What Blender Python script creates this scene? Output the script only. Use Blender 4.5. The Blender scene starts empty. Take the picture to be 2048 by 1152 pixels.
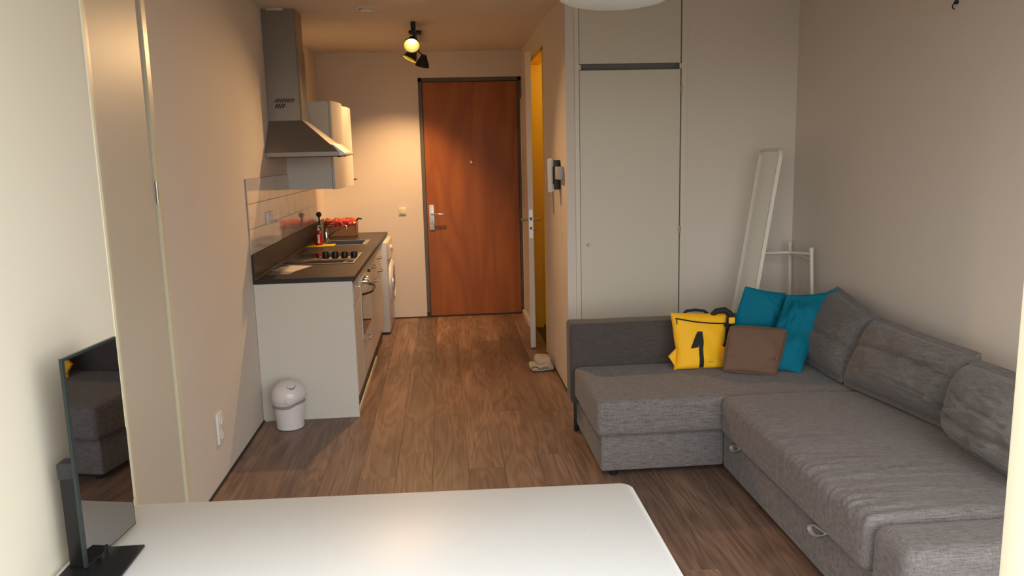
import bpy, bmesh, math, random
from mathutils import Vector, Matrix, noise
random.seed(7)
SC = bpy.context.scene
COL = SC.collection

# ------------------------------------------------------------------ camera
PITCH, YAW, ROLL, FPX, CAMH = .1657, .0821, .02415, 1583.6, 1.60
cp, sp, cy, sy = math.cos(PITCH), math.sin(PITCH), math.cos(YAW), math.sin(YAW)
fw = Vector((sy*cp, cy*cp, -sp)); rt = Vector((cy, -sy, 0)); dn = fw.cross(rt)
r2 = rt*math.cos(ROLL) + dn*math.sin(ROLL); d2 = -rt*math.sin(ROLL) + dn*math.cos(ROLL)
cam = bpy.data.objects.new('camera', bpy.data.cameras.new('camera')); COL.objects.link(cam)
m = Matrix.Identity(4)
for i in range(3):
    m[i][0] = r2[i]; m[i][1] = -d2[i]; m[i][2] = -fw[i]
m[2][3] = CAMH
cam.matrix_world = m
cam.data.sensor_fit = 'HORIZONTAL'; cam.data.sensor_width = 36; cam.data.lens = FPX/2048*36
cam.data.clip_start = .02; cam.data.clip_end = 100
SC.camera = cam

# ------------------------------------------------------------------ exposure, sky, lamps
SC.view_settings.view_transform = 'Standard'; SC.view_settings.look = 'None'
SC.view_settings.gamma = 1; SC.view_settings.use_curve_mapping = False
SC.view_settings.exposure = 0.0
W = bpy.data.worlds.new('world'); SC.world = W; W.use_nodes = True
nt = W.node_tree; nt.nodes.clear()
wo = nt.nodes.new('ShaderNodeOutputWorld'); bg = nt.nodes.new('ShaderNodeBackground')
tc = nt.nodes.new('ShaderNodeTexCoord'); sx = nt.nodes.new('ShaderNodeSeparateXYZ'); cr = nt.nodes.new('ShaderNodeValToRGB')
ad = nt.nodes.new('ShaderNodeMath'); ad.operation = 'MULTIPLY_ADD'; ad.inputs[1].default_value = .5; ad.inputs[2].default_value = .5
nt.links.new(tc.outputs['Generated'], sx.inputs[0]); nt.links.new(sx.outputs['Z'], ad.inputs[0]); nt.links.new(ad.outputs[0], cr.inputs[0])
cr.color_ramp.elements[0].position = .47; cr.color_ramp.elements[0].color = (.16, .155, .14, 1)
cr.color_ramp.elements[1].position = .52; cr.color_ramp.elements[1].color = (.93, .95, .95, 1)
nt.links.new(cr.outputs[0], bg.inputs[0]); bg.inputs[1].default_value = 4.7; nt.links.new(bg.outputs[0], wo.inputs[0])
WIN = (-.82, 2.24, .03, 2.40, .98)      # window opening x0 x1 z0 z1 y
pl = bpy.data.lights.new('window_portal', 'AREA'); pl.shape = 'RECTANGLE'; pl.size = WIN[1]-WIN[0]; pl.size_y = WIN[3]-WIN[2]
pl.cycles.is_portal = True
po = bpy.data.objects.new('window_portal', pl); COL.objects.link(po)
po.location = ((WIN[0]+WIN[1])/2, WIN[4]-.04, (WIN[2]+WIN[3])/2); po.rotation_euler = (math.radians(90), 0, 0)
WARM = (1.0, .585, .26)
SPOT_W, SPOT2_W, SPOT3_W, BATH_FILL_W = 135, 72, 120, 8

# ------------------------------------------------------------------ material helpers
def mat(name, color, rough=.6, metal=0, spec=.5, bump=0, bscale=60, var=0, vscale=3, emit=None, es=0, coat=0, bstretch=(1, 1, 1), trans=0, ior=1.45, sheen=0):
    mt = bpy.data.materials.new(name); mt.use_nodes = True
    n = mt.node_tree; b = n.nodes['Principled BSDF']
    b.inputs['Base Color'].default_value = (*color, 1); b.inputs['Roughness'].default_value = rough
    b.inputs['Metallic'].default_value = metal; b.inputs['Specular IOR Level'].default_value = spec
    b.inputs['Coat Weight'].default_value = coat; b.inputs['Coat Roughness'].default_value = .05
    b.inputs['Transmission Weight'].default_value = trans; b.inputs['IOR'].default_value = ior
    b.inputs['Sheen Weight'].default_value = sheen
    co = n.nodes.new('ShaderNodeTexCoord')
    if var:
        t = n.nodes.new('ShaderNodeTexNoise'); t.inputs['Scale'].default_value = vscale; t.inputs['Detail'].default_value = 4
        n.links.new(co.outputs['Object'], t.inputs[0])
        mx = n.nodes.new('ShaderNodeMix'); mx.data_type = 'RGBA'
        mx.inputs[6].default_value = (*[c*(1-var) for c in color], 1); mx.inputs[7].default_value = (*[min(1, c*(1+var)) for c in color], 1)
        n.links.new(t.outputs[0], mx.inputs[0]); n.links.new(mx.outputs[2], b.inputs['Base Color'])
    if bump:
        mp = n.nodes.new('ShaderNodeMapping'); mp.inputs['Scale'].default_value = bstretch
        t = n.nodes.new('ShaderNodeTexNoise'); t.inputs['Scale'].default_value = bscale; t.inputs['Detail'].default_value = 3
        bp = n.nodes.new('ShaderNodeBump'); bp.inputs['Strength'].default_value = bump; bp.inputs['Distance'].default_value = .002
        n.links.new(co.outputs['Object'], mp.inputs[0]); n.links.new(mp.outputs[0], t.inputs[0]); n.links.new(t.outputs[0], bp.inputs['Height']); n.links.new(bp.outputs[0], b.inputs['Normal'])
    if emit:
        b.inputs['Emission Color'].default_value = (*emit, 1); b.inputs['Emission Strength'].default_value = es
    return mt

def wood_floor():
    mt = bpy.data.materials.new('oak_plank'); mt.use_nodes = True
    n = mt.node_tree; b = n.nodes['Principled BSDF']; L = n.links.new
    co = n.nodes.new('ShaderNodeTexCoord'); oi = n.nodes.new('ShaderNodeObjectInfo')
    off = n.nodes.new('ShaderNodeVectorMath'); off.operation = 'MULTIPLY_ADD'
    cmb = n.nodes.new('ShaderNodeCombineXYZ'); 
    for i in range(3): L(oi.outputs['Random'], cmb.inputs[i])
    off.inputs[1].default_value = (7.3, 31.7, 13.1); L(cmb.outputs[0], off.inputs[0]); L(co.outputs['Object'], off.inputs[2])
    # low frequency field bends the annual rings into cathedrals
    mp = n.nodes.new('ShaderNodeMapping'); mp.inputs['Scale'].default_value = (6, .8, 1); L(off.outputs[0], mp.inputs[0])
    nz = n.nodes.new('ShaderNodeTexNoise'); nz.inputs['Scale'].default_value = 1.0; nz.inputs['Detail'].default_value = 2; nz.inputs['Distortion'].default_value = .5; L(mp.outputs[0], nz.inputs[0])
    ml = n.nodes.new('ShaderNodeMath'); ml.operation = 'MULTIPLY'; ml.inputs[1].default_value = 9; L(nz.outputs[0], ml.inputs[0])
    fr = n.nodes.new('ShaderNodeMath'); fr.operation = 'PINGPONG'; fr.inputs[1].default_value = .5; L(ml.outputs[0], fr.inputs[0])
    # fine streaks
    mp2 = n.nodes.new('ShaderNodeMapping'); mp2.inputs['Scale'].default_value = (90, 2.5, 1); L(off.outputs[0], mp2.inputs[0])
    n2 = n.nodes.new('ShaderNodeTexNoise'); n2.inputs['Scale'].default_value = 1; n2.inputs['Detail'].default_value = 5; L(mp2.outputs[0], n2.inputs[0])
    mp3 = n.nodes.new('ShaderNodeMapping'); mp3.inputs['Scale'].default_value = (7, 1.2, 1); L(off.outputs[0], mp3.inputs[0])
    n3 = n.nodes.new('ShaderNodeTexNoise'); n3.inputs['Scale'].default_value = 1; n3.inputs['Detail'].default_value = 3; L(mp3.outputs[0], n3.inputs[0])
    a = n.nodes.new('ShaderNodeMath'); a.operation = 'MULTIPLY_ADD'; a.inputs[1].default_value = .5; L(fr.outputs[0], a.inputs[0])
    s2 = n.nodes.new('ShaderNodeMath'); s2.operation = 'MULTIPLY'; s2.inputs[1].default_value = .75; L(n2.outputs[0], s2.inputs[0]); L(s2.outputs[0], a.inputs[2])
    rp = n.nodes.new('ShaderNodeValToRGB'); L(a.outputs[0], rp.inputs[0])
    e = rp.color_ramp.elements
    e[0].position = .22; e[0].color = (.122, .072, .051, 1); e[1].position = .80; e[1].color = (.30, .195, .136, 1)
    x = e.new(.48); x.color = (.20, .123, .088, 1)
    # blotches and per-plank tone
    m1 = n.nodes.new('ShaderNodeMix'); m1.data_type = 'RGBA'; m1.blend_type = 'MULTIPLY'; m1.inputs[0].default_value = 1
    r3 = n.nodes.new('ShaderNodeMapRange'); r3.inputs[1].default_value = .3; r3.inputs[2].default_value = .7; r3.inputs[3].default_value = .76; r3.inputs[4].default_value = 1.22; L(n3.outputs[0], r3.inputs[0])
    L(rp.outputs[0], m1.inputs[6]); L(r3.outputs[0], m1.inputs[7])
    m2 = n.nodes.new('ShaderNodeMix'); m2.data_type = 'RGBA'; m2.blend_type = 'MULTIPLY'; m2.inputs[0].default_value = 1
    r4 = n.nodes.new('ShaderNodeMapRange'); r4.inputs[3].default_value = .86; r4.inputs[4].default_value = 1.30; L(oi.outputs['Random'], r4.inputs[0])
    L(m1.outputs[2], m2.inputs[6]); L(r4.outputs[0], m2.inputs[7]); L(m2.outputs[2], b.inputs['Base Color'])
    b.inputs['Roughness'].default_value = .42; b.inputs['Specular IOR Level'].default_value = .4
    bp = n.nodes.new('ShaderNodeBump'); bp.inputs['Strength'].default_value = .25; bp.inputs['Distance'].default_value = .001; L(n2.outputs[0], bp.inputs['Height']); L(bp.outputs[0], b.inputs['Normal'])
    return mt

def fabric(name, color, light, sc=(22, 380, 480), strength=.5, sheen=.15):
    mt = bpy.data.materials.new(name); mt.use_nodes = True
    n = mt.node_tree; b = n.nodes['Principled BSDF']; L = n.links.new
    co = n.nodes.new('ShaderNodeTexCoord')
    mp = n.nodes.new('ShaderNodeMapping'); mp.inputs['Scale'].default_value = sc; L(co.outputs['Object'], mp.inputs[0])
    n1 = n.nodes.new('ShaderNodeTexNoise'); n1.inputs['Scale'].default_value = 1; n1.inputs['Detail'].default_value = 3; L(mp.outputs[0], n1.inputs[0])
    mp2 = n.nodes.new('ShaderNodeMapping'); mp2.inputs['Scale'].default_value = (sc[1], 40, 60) if sc[1] > 100 else (30, 320, 60); L(co.outputs['Object'], mp2.inputs[0])
    n2 = n.nodes.new('ShaderNodeTexNoise'); n2.inputs['Scale'].default_value = 1; n2.inputs['Detail'].default_value = 2; L(mp2.outputs[0], n2.inputs[0])
    a = n.nodes.new('ShaderNodeMath'); a.operation = 'MULTIPLY_ADD'; a.inputs[1].default_value = .65; L(n1.outputs[0], a.inputs[0])
    s = n.nodes.new('ShaderNodeMath'); s.operation = 'MULTIPLY'; s.inputs[1].default_value = .35; L(n2.outputs[0], s.inputs[0]); L(s.outputs[0], a.inputs[2])
    rp = n.nodes.new('ShaderNodeValToRGB'); L(a.outputs[0], rp.inputs[0])
    rp.color_ramp.elements[0].position = .3; rp.color_ramp.elements[0].color = (*color, 1)
    rp.color_ramp.elements[1].position = .72; rp.color_ramp.elements[1].color = (*light, 1)
    L(rp.outputs[0], b.inputs['Base Color'])
    b.inputs['Roughness'].default_value = .92; b.inputs['Specular IOR Level'].default_value = .15
    b.inputs['Sheen Weight'].default_value = sheen; b.inputs['Sheen Roughness'].default_value = .5
    bp = n.nodes.new('ShaderNodeBump'); bp.inputs['Strength'].default_value = strength; bp.inputs['Distance'].default_value = .0015
    L(a.outputs[0], bp.inputs['Height']); L(bp.outputs[0], b.inputs['Normal'])
    return mt

def door_wood():
    mt = bpy.data.materials.new('door_veneer'); mt.use_nodes = True
    n = mt.node_tree; b = n.nodes['Principled BSDF']; L = n.links.new
    co = n.nodes.new('ShaderNodeTexCoord'); mp = n.nodes.new('ShaderNodeMapping'); mp.inputs['Scale'].default_value = (3.2, 1, .55); L(co.outputs['Object'], mp.inputs[0])
    nz = n.nodes.new('ShaderNodeTexNoise'); nz.inputs['Scale'].default_value = 1.1; nz.inputs['Detail'].default_value = 2; nz.inputs['Distortion'].default_value = .4; L(mp.outputs[0], nz.inputs[0])
    ml = n.nodes.new('ShaderNodeMath'); ml.operation = 'MULTIPLY'; ml.inputs[1].default_value = 9; L(nz.outputs[0], ml.inputs[0])
    fr = n.nodes.new('ShaderNodeMath'); fr.operation = 'PINGPONG'; fr.inputs[1].default_value = 1; L(ml.outputs[0], fr.inputs[0])
    mp2 = n.nodes.new('ShaderNodeMapping'); mp2.inputs['Scale'].default_value = (150, 1, 4); L(co.outputs['Object'], mp2.inputs[0])
    n2 = n.nodes.new('ShaderNodeTexNoise'); n2.inputs['Scale'].default_value = 1; n2.inputs['Detail'].default_value = 4; L(mp2.outputs[0], n2.inputs[0])
    a = n.nodes.new('ShaderNodeMath'); a.operation = 'MULTIPLY_ADD'; a.inputs[1].default_value = .45; L(fr.outputs[0], a.inputs[0])
    s = n.nodes.new('ShaderNodeMath'); s.operation = 'MULTIPLY'; s.inputs[1].default_value = .55; L(n2.outputs[0], s.inputs[0]); L(s.outputs[0], a.inputs[2])
    rp = n.nodes.new('ShaderNodeValToRGB'); L(a.outputs[0], rp.inputs[0])
    rp.color_ramp.elements[0].position = .15; rp.color_ramp.elements[0].color = (.27, .074, .011, 1)
    rp.color_ramp.elements[1].position = .85; rp.color_ramp.elements[1].color = (.40, .125, .019, 1)
    L(rp.outputs[0], b.inputs['Base Color']); b.inputs['Roughness'].default_value = .45; b.inputs['Specular IOR Level'].default_value = .35
    return mt

PAINT = (.72, .65, .575)
M = {}
M['wall'] = mat('wall_paint', PAINT, .75, bump=.25, bscale=90, spec=.25)
M['stub'] = mat('cream_wall_paint', (.74, .69, .575), .7, spec=.25)
M['ceil'] = mat('ceiling_paint', (.70, .62, .54), .8, bump=.3, bscale=120, spec=.2)
M['closet'] = mat('satin_cream_panel', (.675, .625, .52), .42, spec=.4)
M['trimw'] = mat('trim_paint', (.74, .69, .60), .4)
M['cream'] = mat('cream_gloss_paint', (.76, .70, .52), .35)
M['closetframe'] = mat('closet_frame_paint', (.70, .65, .55), .42)
M['gap'] = mat('dark_gap', (.04, .035, .03), .9)
M['closetgap'] = mat('grey_rail', (.2, .19, .17), .6)
M['floor'] = wood_floor()
M['sub'] = mat('subfloor', (.09, .06, .045), .9)
M['steelframe'] = mat('grey_brown_steel_paint', (.115, .10, .085), .5)
M['door'] = door_wood()
M['chrome'] = mat('chrome', (.8, .8, .8), .12, 1)
M['brushed'] = mat('brushed_steel', (.50, .485, .46), .36, 1, bump=.15, bscale=40, bstretch=(1, 1, 30))
M['hoodsteel'] = mat('hood_steel', (.30, .285, .265), .38, .75, bump=.1, bscale=40, bstretch=(1, 1, 30))
M['black'] = mat('black_plastic', (.012, .012, .013), .4)
M['darkmetal'] = mat('dark_metal', (.03, .032, .035), .35, .6)
M['worktop'] = mat('dark_worktop', (.034, .026, .022), .36, spec=.5, var=.25, vscale=60)
M['wtedge'] = mat('worktop_edge', (.016, .015, .015), .4)
M['cab'] = mat('cabinet_white', (.66, .625, .56), .38)
M['cabedge'] = mat('cabinet_edge_grey', (.30, .28, .25), .5)
M['plinth'] = mat('grey_plinth', (.09, .08, .07), .5)
M['tile'] = mat('glazed_tile', (.62, .55, .48), .07, spec=.6)
M['grout'] = mat('grout', (.33, .28, .24), .85)
M['glassblk'] = mat('black_glass', (.012, .010, .010), .06)
M['ovenglass'] = mat('oven_glass', (.03, .022, .018), .05)
M['white'] = mat('white_plastic', (.78, .77, .74), .35)
M['bin'] = mat('bin_white', (.74, .70, .70), .22, coat=.3)
M['binbag'] = mat('mauve_bag_film', (.36, .25, .27), .45)
M['binpale'] = mat('pale_bag_film', (.55, .58, .53), .35)
M['tabletop'] = mat('table_white', (.64, .645, .635), .42, spec=.3)
M['screen'] = mat('glossy_screen', (.004, .0035, .0035), .02, ior=4.0)
M['bezel'] = mat('screen_bezel', (.02, .03, .03), .3)
M['stand'] = mat('stand_grey_black', (.010, .010, .011), .35)
M['sofa'] = fabric('sofa_weave', (.072, .062, .060), (.268, .240, .237))
M['sofaback'] = fabric('sofa_weave_cushion', (.082, .073, .069), (.185, .168, .161), sc=(60, 22, 420))
M['sofashade'] = fabric('sofa_weave_shaded', (.052, .043, .040), (.105, .09, .085), strength=.3)  # same weave, daylight falloff toward the rear arm darkened into its colour
M['loop'] = mat('grey_webbing', (.38, .37, .36), .7)
M['yellow'] = mat('yellow_canvas', (.95, .50, .004), .65, bump=.3, bscale=200, sheen=.1)
M['blackcloth'] = mat('black_webbing', (.012, .012, .012), .75)
M['teal'] = mat('teal_cotton', (.004, .155, .235), .8, bump=.25, bscale=250, spec=.15, var=.08, vscale=8)
M['brown'] = mat('taupe_cotton', (.165, .098, .066), .85, bump=.3, bscale=250, spec=.15)
M['mirror'] = mat('mirror_glass', (.86, .88, .84), .02, 1)
M['ivory'] = mat('ivory_metal', (.74, .70, .60), .4)
M['yelpaint'] = mat('yellow_paint', (.76, .47, .02), .5)
M['bathfloor'] = mat('dark_bath_floor', (.05, .045, .04), .5)
M['shadein'] = mat('lamp_shade_inner', (.34, .27, .05), .5)
M['bulb'] = mat('lit_bulb', (1, .9, .6), .5, emit=(1, .88, .55), es=24)
M['bulb2'] = mat('lit_bulb_small', (1, .9, .6), .5, emit=(1, .84, .45), es=8)
M['pend'] = mat('white_shade', (.80, .84, .79), .5)
M['paper'] = mat('paper', (.66, .63, .58), .6)
M['print'] = mat('paper_print', (.30, .27, .25), .6)
M['redsoap'] = mat('red_soap', (.42, .012, .012), .15, coat=.4)
M['spcloth'] = mat('yellow_cloth', (.80, .60, .03), .9)
M['carton'] = mat('brown_carton', (.26, .13, .055), .8, var=.12, vscale=20)
M['redfilm'] = mat('red_film', (.50, .05, .03), .25, coat=.5)
M['washer'] = mat('washer_white', (.70, .67, .61), .32)
M['rag'] = mat('beige_rag', (.56, .48, .38), .95, bump=.6, bscale=150)
M['ragline'] = mat('grey_hem', (.10, .10, .11), .9)
M['brass'] = mat('aged_brass', (.35, .28, .14), .35, .9)
M['scratch'] = mat('grey_speck', (.45, .44, .42), .7)

# ------------------------------------------------------------------ mesh helpers
class MB:
    def __init__(s): s.v = []; s.f = []; s.mi = []; s.k = 0
    def add(s, vs, fs):
        n = len(s.v); s.v += [tuple(x) for x in vs]; s.f += [tuple(i+n for i in f) for f in fs]; s.mi += [s.k]*len(fs); return s
    def mat(s, k): s.k = k; return s
    def box(s, x0, x1, y0, y1, z0, z1, b=0):
        if b: return s.rbox(x0, x1, y0, y1, z0, z1, b)
        v = [(x, y, z) for x in (x0, x1) for y in (y0, y1) for z in (z0, z1)]
        return s.add(v, [(0, 1, 3, 2), (4, 6, 7, 5), (0, 4, 5, 1), (2, 3, 7, 6), (0, 2, 6, 4), (1, 5, 7, 3)])
    def rbox(s, x0, x1, y0, y1, z0, z1, r, n=(0, 0, 0), fn=None, seg=2):
        c = [(x0+x1)/2, (y0+y1)/2, (z0+z1)/2]; h = [(x1-x0)/2, (y1-y0)/2, (z1-z0)/2]; r = min(r, min(h)*.98)
        ax = []
        for i in range(3):
            a = [-h[i]+r*(1-math.cos(math.pi/2*k/seg))*1.0 for k in range(seg)]
            inner = [-h[i]+r + (2*h[i]-2*r)*k/(n[i]+1) for k in range(n[i]+2)]
            ax.append(a+inner+[-q for q in reversed(a)])
        idx = {}; V = []; F = []
        def vid(p):
            key = (round(p[0], 6), round(p[1], 6), round(p[2], 6))
            if key not in idx:
                q = [max(-(h[i]-r), min(h[i]-r, p[i])) for i in range(3)]
                d = Vector([p[i]-q[i] for i in range(3)])
                if d.length > 1e-9: d = d.normalized()*r
                w = Vector([c[i]+q[i]+d[i] for i in range(3)])
                if fn: w = fn(w, Vector(p))
                idx[key] = len(V); V.append(tuple(w))
            return idx[key]
        for a in range(3):
            u, w = (a+1) % 3, (a+2) % 3
            for sg in (-1, 1):
                for i in range(len(ax[u])-1):
                    for j in range(len(ax[w])-1):
                        q = []
                        for (ii, jj) in ((i, j), (i+1, j), (i+1, j+1), (i, j+1)):
                            p = [0, 0, 0]; p[a] = sg*h[a]; p[u] = ax[u][ii]; p[w] = ax[w][jj]; q.append(vid(p))
                        if sg < 0: q.reverse()
                        F.append(q)
        return s.add(V, F)
    def cyl(s, p0, p1, r, r1=None, n=16, caps=True):
        p0 = Vector(p0); p1 = Vector(p1); r1 = r if r1 is None else r1
        d = (p1-p0).normalized(); a = d.orthogonal().normalized(); b = d.cross(a)
        V = []
        for p, rr in ((p0, r), (p1, r1)):
            for k in range(n):
                t = 2*math.pi*k/n; V.append(p+(a*math.cos(t)+b*math.sin(t))*rr)
        F = [(k, (k+1) % n, n+(k+1) % n, n+k) for k in range(n)]
        if caps: F += [tuple(range(n-1, -1, -1)), tuple(range(n, 2*n))]
        return s.add(V, F)
    def tube(s, pts, r, n=8, closed=False):
        pts = [Vector(p) for p in pts]; N = len(pts); V = []; prev = None
        for i, p in enumerate(pts):
            if closed: d = pts[(i+1) % N]-pts[i-1]
            else: d = pts[min(i+1, N-1)]-pts[max(i-1, 0)]
            d.normalize()
            if prev is None: a = d.orthogonal().normalized()
            else: a = (prev-d*prev.dot(d)).normalized()
            prev = a; b = d.cross(a)
            rr = r[i] if isinstance(r, (list, tuple)) else r
            for k in range(n):
                t = 2*math.pi*k/n; V.append(p+(a*math.cos(t)+b*math.sin(t))*rr)
        F = []
        for i in range(N if closed else N-1):
            j = (i+1) % N
            for k in range(n): F.append((i*n+k, i*n+(k+1) % n, j*n+(k+1) % n, j*n+k))
        if not closed: F += [tuple(range(n-1, -1, -1)), tuple((N-1)*n+k for k in range(n))]
        return s.add(V, F)
    def lathe(s, prof, org=(0, 0, 0), axis=(0, 0, 1), n=32, fn=None):
        o = Vector(org); d = Vector(axis).normalized(); a = d.orthogonal().normalized() if abs(d.z) < .999 else Vector((1, 0, 0)); b = d.cross(a)
        V = []
        for (r, z) in prof:
            for k in range(n):
                t = 2*math.pi*k/n; rr, zz = (r, z) if fn is None else fn(r, z, t)
                V.append(o+d*zz+(a*math.cos(t)+b*math.sin(t))*rr)
        F = []
        for i in range(len(prof)-1):
            for k in range(n): F.append((i*n+k, i*n+(k+1) % n, (i+1)*n+(k+1) % n, (i+1)*n+k))
        return s.add(V, F)
    def prism(s, poly, a, b):          # extrude poly (list of 3D) by vector
        n = len(poly); e = Vector(a); V = [Vector(p) for p in poly]+[Vector(p)+e for p in poly]
        return s.add(V, [tuple(range(n-1, -1, -1)), tuple(range(n, 2*n))]+[(k, (k+1) % n, n+(k+1) % n, n+k) for k in range(n)])
    def build(s, name, mats, parent=None, smooth=False, loc=None, angle=40):
        me = bpy.data.meshes.new(name); me.from_pydata(s.v, [], s.f); me.update()
        if not isinstance(mats, (list, tuple)): mats = [mats]
        for q in mats: me.materials.append(q)
        for p, k in zip(me.polygons, s.mi): p.material_index = k
        bm = bmesh.new(); bm.from_mesh(me); bmesh.ops.remove_doubles(bm, verts=bm.verts, dist=1e-6); bmesh.ops.recalc_face_normals(bm, faces=bm.faces); bm.to_mesh(me); bm.free()
        if smooth:
            me.polygons.foreach_set('use_smooth', [True]*len(me.polygons)); me.set_sharp_from_angle(angle=math.radians(angle))
        o = bpy.data.objects.new(name, me); COL.objects.link(o)
        if parent:
            o.parent = parent
            # parts are modelled in world coordinates: undo the location of the whole chain
            p = parent; off = Vector((0, 0, 0))
            while p: off += p.location; p = p.parent
            me.transform(Matrix.Translation(-off))
        if loc is not None:
            me.transform(Matrix.Translation(-Vector(loc))); o.location = loc
        return o

def thing(name, label, cat, loc=(0, 0, 0), group=None):
    o = bpy.data.objects.new(name, None); COL.objects.link(o); o.location = loc; o.empty_display_size = .1
    return tag(o, label, cat, group)
def tag(o, label, cat, group=None):
    o['label'] = label; o['category'] = cat
    if group: o['group'] = group
    return o
def struct(o, label=None):
    o['kind'] = 'structure'
    if label: o['label'] = label
    return o
def sempty(name, loc=(0, 0, 0)):
    o = bpy.data.objects.new(name, None); COL.objects.link(o); o.location = loc; o.empty_display_size = .1
    return struct(o)
def nz(p, s=1.0, seed=0): return noise.noise(Vector((p[0]*s+seed*3.1, p[1]*s-seed*1.7, p[2]*s+seed)))

def pillow(mb, c00, c10, c11, c01, thick, edge=.02, n=30, pinch=.03, wr=.004, seed=1, pw=.55, crease=None, rc=0, folds=None, back=1.0):
    """soft cushion between four corners (mid plane); c00 bottom-left, c10 bottom-right, c11 top-right, c01 top-left"""
    c = [Vector(q) for q in (c00, c10, c11, c01)]
    N = ((c[1]-c[0]).cross(c[3]-c[0])).normalized()
    F = []; V = []
    def base(u, v):
        a_, b_ = 2*u-1, 2*v-1
        u, v = .5+.5*a_*math.sqrt(1-rc*b_*b_/2*abs(b_)), .5+.5*b_*math.sqrt(1-rc*a_*a_/2*abs(a_))
        # outline pulled in between the corners
        pu = u + pinch*(1-2*u)*4*v*(1-v)*1.0
        pv = v + pinch*(1-2*v)*4*u*(1-u)*1.0
        return c[0]*(1-pu)*(1-pv)+c[1]*pu*(1-pv)+c[2]*pu*pv+c[3]*(1-pu)*pv
    for side in (1, -1):
        for i in range(n+1):
            for j in range(n+1):
                u = .5-.5*math.cos(math.pi*i/n); v = .5-.5*math.cos(math.pi*j/n)
                p = base(u, v)
                pr = max(0, (1-abs(2*u-1)**2.4)*(1-abs(2*v-1)**2.4))**pw
                h = edge/2+(thick-edge)/2*pr
                w = nz(p, 9, seed)*wr*1.6 + nz(p, 22, seed+3)*wr*.7
                ed = min(u, 1-u, v, 1-v); 
                h += w*min(1, ed*8)
                if crease and side == 1:
                    for (cv, cw, cd, u0, u1) in crease:
                        if u0 <= u <= u1:
                            f = min(1, (u-u0)*6+.1, (u1-u)*6+.1)
                            h -= cd*f*math.exp(-((v-cv-.03*math.sin(u*5+seed))/cw)**2)
                if folds and side == 1:
                    for (u0, v0, u1, v1, fw_, fd) in folds:
                        du, dv_ = u1-u0, v1-v0; L2 = du*du+dv_*dv_
                        t = ((u-u0)*du+(v-v0)*dv_)/L2; tc_ = max(0, min(1, t))
                        q = ((u-u0)*dv_-(v-v0)*du)/math.sqrt(L2) + .012*math.sin(t*7+seed)
                        f = math.exp(-(max(0, abs(t-.5)-.42)*7)**2)
                        h += f*(fd*.8*math.exp(-((q-fw_*1.1)/fw_)**2)-fd*math.exp(-(q/(fw_*.7))**2))
                if side == -1: h *= back
                V.append(p+N*side*h)
    m_ = n+1
    for i in range(n):
        for j in range(n):
            a = i*m_+j; F.append((a, a+m_, a+m_+1, a+1)); b = m_*m_+a; F.append((b, b+1, b+m_+1, b+m_))
    ring = [i*m_ for i in range(m_)]+[n*m_+j for j in range(1, m_)]+[i*m_+n for i in range(n-1, -1, -1)]+[j for j in range(n-1, 0, -1)]
    K = len(ring)
    # piping: rounded rim
    rim = []
    for k in range(K):
        a = V[ring[k]]; b = V[ring[k]+m_*m_]; mid = (a+b)/2
        g = ring[k]; nx_ = V[ring[(k+1) % K]]-V[ring[k-1]]
        out = nx_.cross(N).normalized(); cen = (c[0]+c[1]+c[2]+c[3])/4
        if out.dot(mid-cen) < 0: out = -out
        rim.append(len(V)); V.append(mid+out*edge*.5)
    for k in range(K):
        a, b = ring[k], ring[(k+1) % K]
        F.append((a, b, rim[(k+1) % K], rim[k])); F.append((rim[k], rim[(k+1) % K], b+m_*m_, a+m_*m_))
    return mb.add(V, F)

# ------------------------------------------------------------------ setting
XL, XS, XH, XR = -1.174, -.88, .79, 2.305      # left wall, left stub, hall right wall, right wall
YS, YC, YF = 2.137, 5.098, 7.93                 # stub end, closet wall, far wall
ZC = 2.605
# floor: planks over a dark base
fl = struct(MB().box(XL-.1, XR+.1, .93, YF+.25, -.06, -.012).build('floor', M['sub']))
PW, PL = .186, 1.95
pm = {}
def plank_mesh(w, l):
    k = (round(w, 3), round(l, 3))
    if k not in pm:
        b = MB(); e = .0007
        b.add([(0, 0, -.012), (w, 0, -.012), (w, l, -.012), (0, l, -.012), (0, 0, -e), (w, 0, -e), (w, l, -e), (0, l, -e), (e, e, 0), (w-e, e, 0), (w-e, l-e, 0), (e, l-e, 0)],
              [(0, 3, 2, 1), (0, 1, 5, 4), (1, 2, 6, 5), (2, 3, 7, 6), (3, 0, 4, 7), (4, 5, 9, 8), (5, 6, 10, 9), (6, 7, 11, 10), (7, 4, 8, 11), (8, 9, 10, 11)])
        o = b.build('plank', M['floor']); pm[k] = o.data; bpy.data.objects.remove(o)
    return pm[k]
x = -.484-PW*4
row = 0
while x < XR:
    x0 = max(x, XL); x1 = min(x+PW, XR)
    y = 1.0-random.random()*PL
    yend = YF+.05 if x0 < XH else YC
    while y < yend:
        y0 = max(y, .99); y1 = min(y+PL, yend)
        if y1-y0 > .02:
            o = bpy.data.objects.new('plank', plank_mesh(x1-x0-.0006, y1-y0-.0008)); COL.objects.link(o)
            o.parent = fl; o.location = (x0, y0, 0)
        y += PL
    x += PW; row += 1

cl = struct(MB().box(XL-.1, XR+.1, .9, 5.80, ZC, ZC+.1).build('ceiling', M['ceil']))
MB().box(XL-.1, XR+.1, 5.806, YF+.3, ZC, ZC+.1).build('ceiling_slab', M['ceil'], cl)
MB().box(XL, XR, 5.79, 5.82, ZC+.006, ZC+.1).build('joint_filler', M['wall'], cl)
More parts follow.
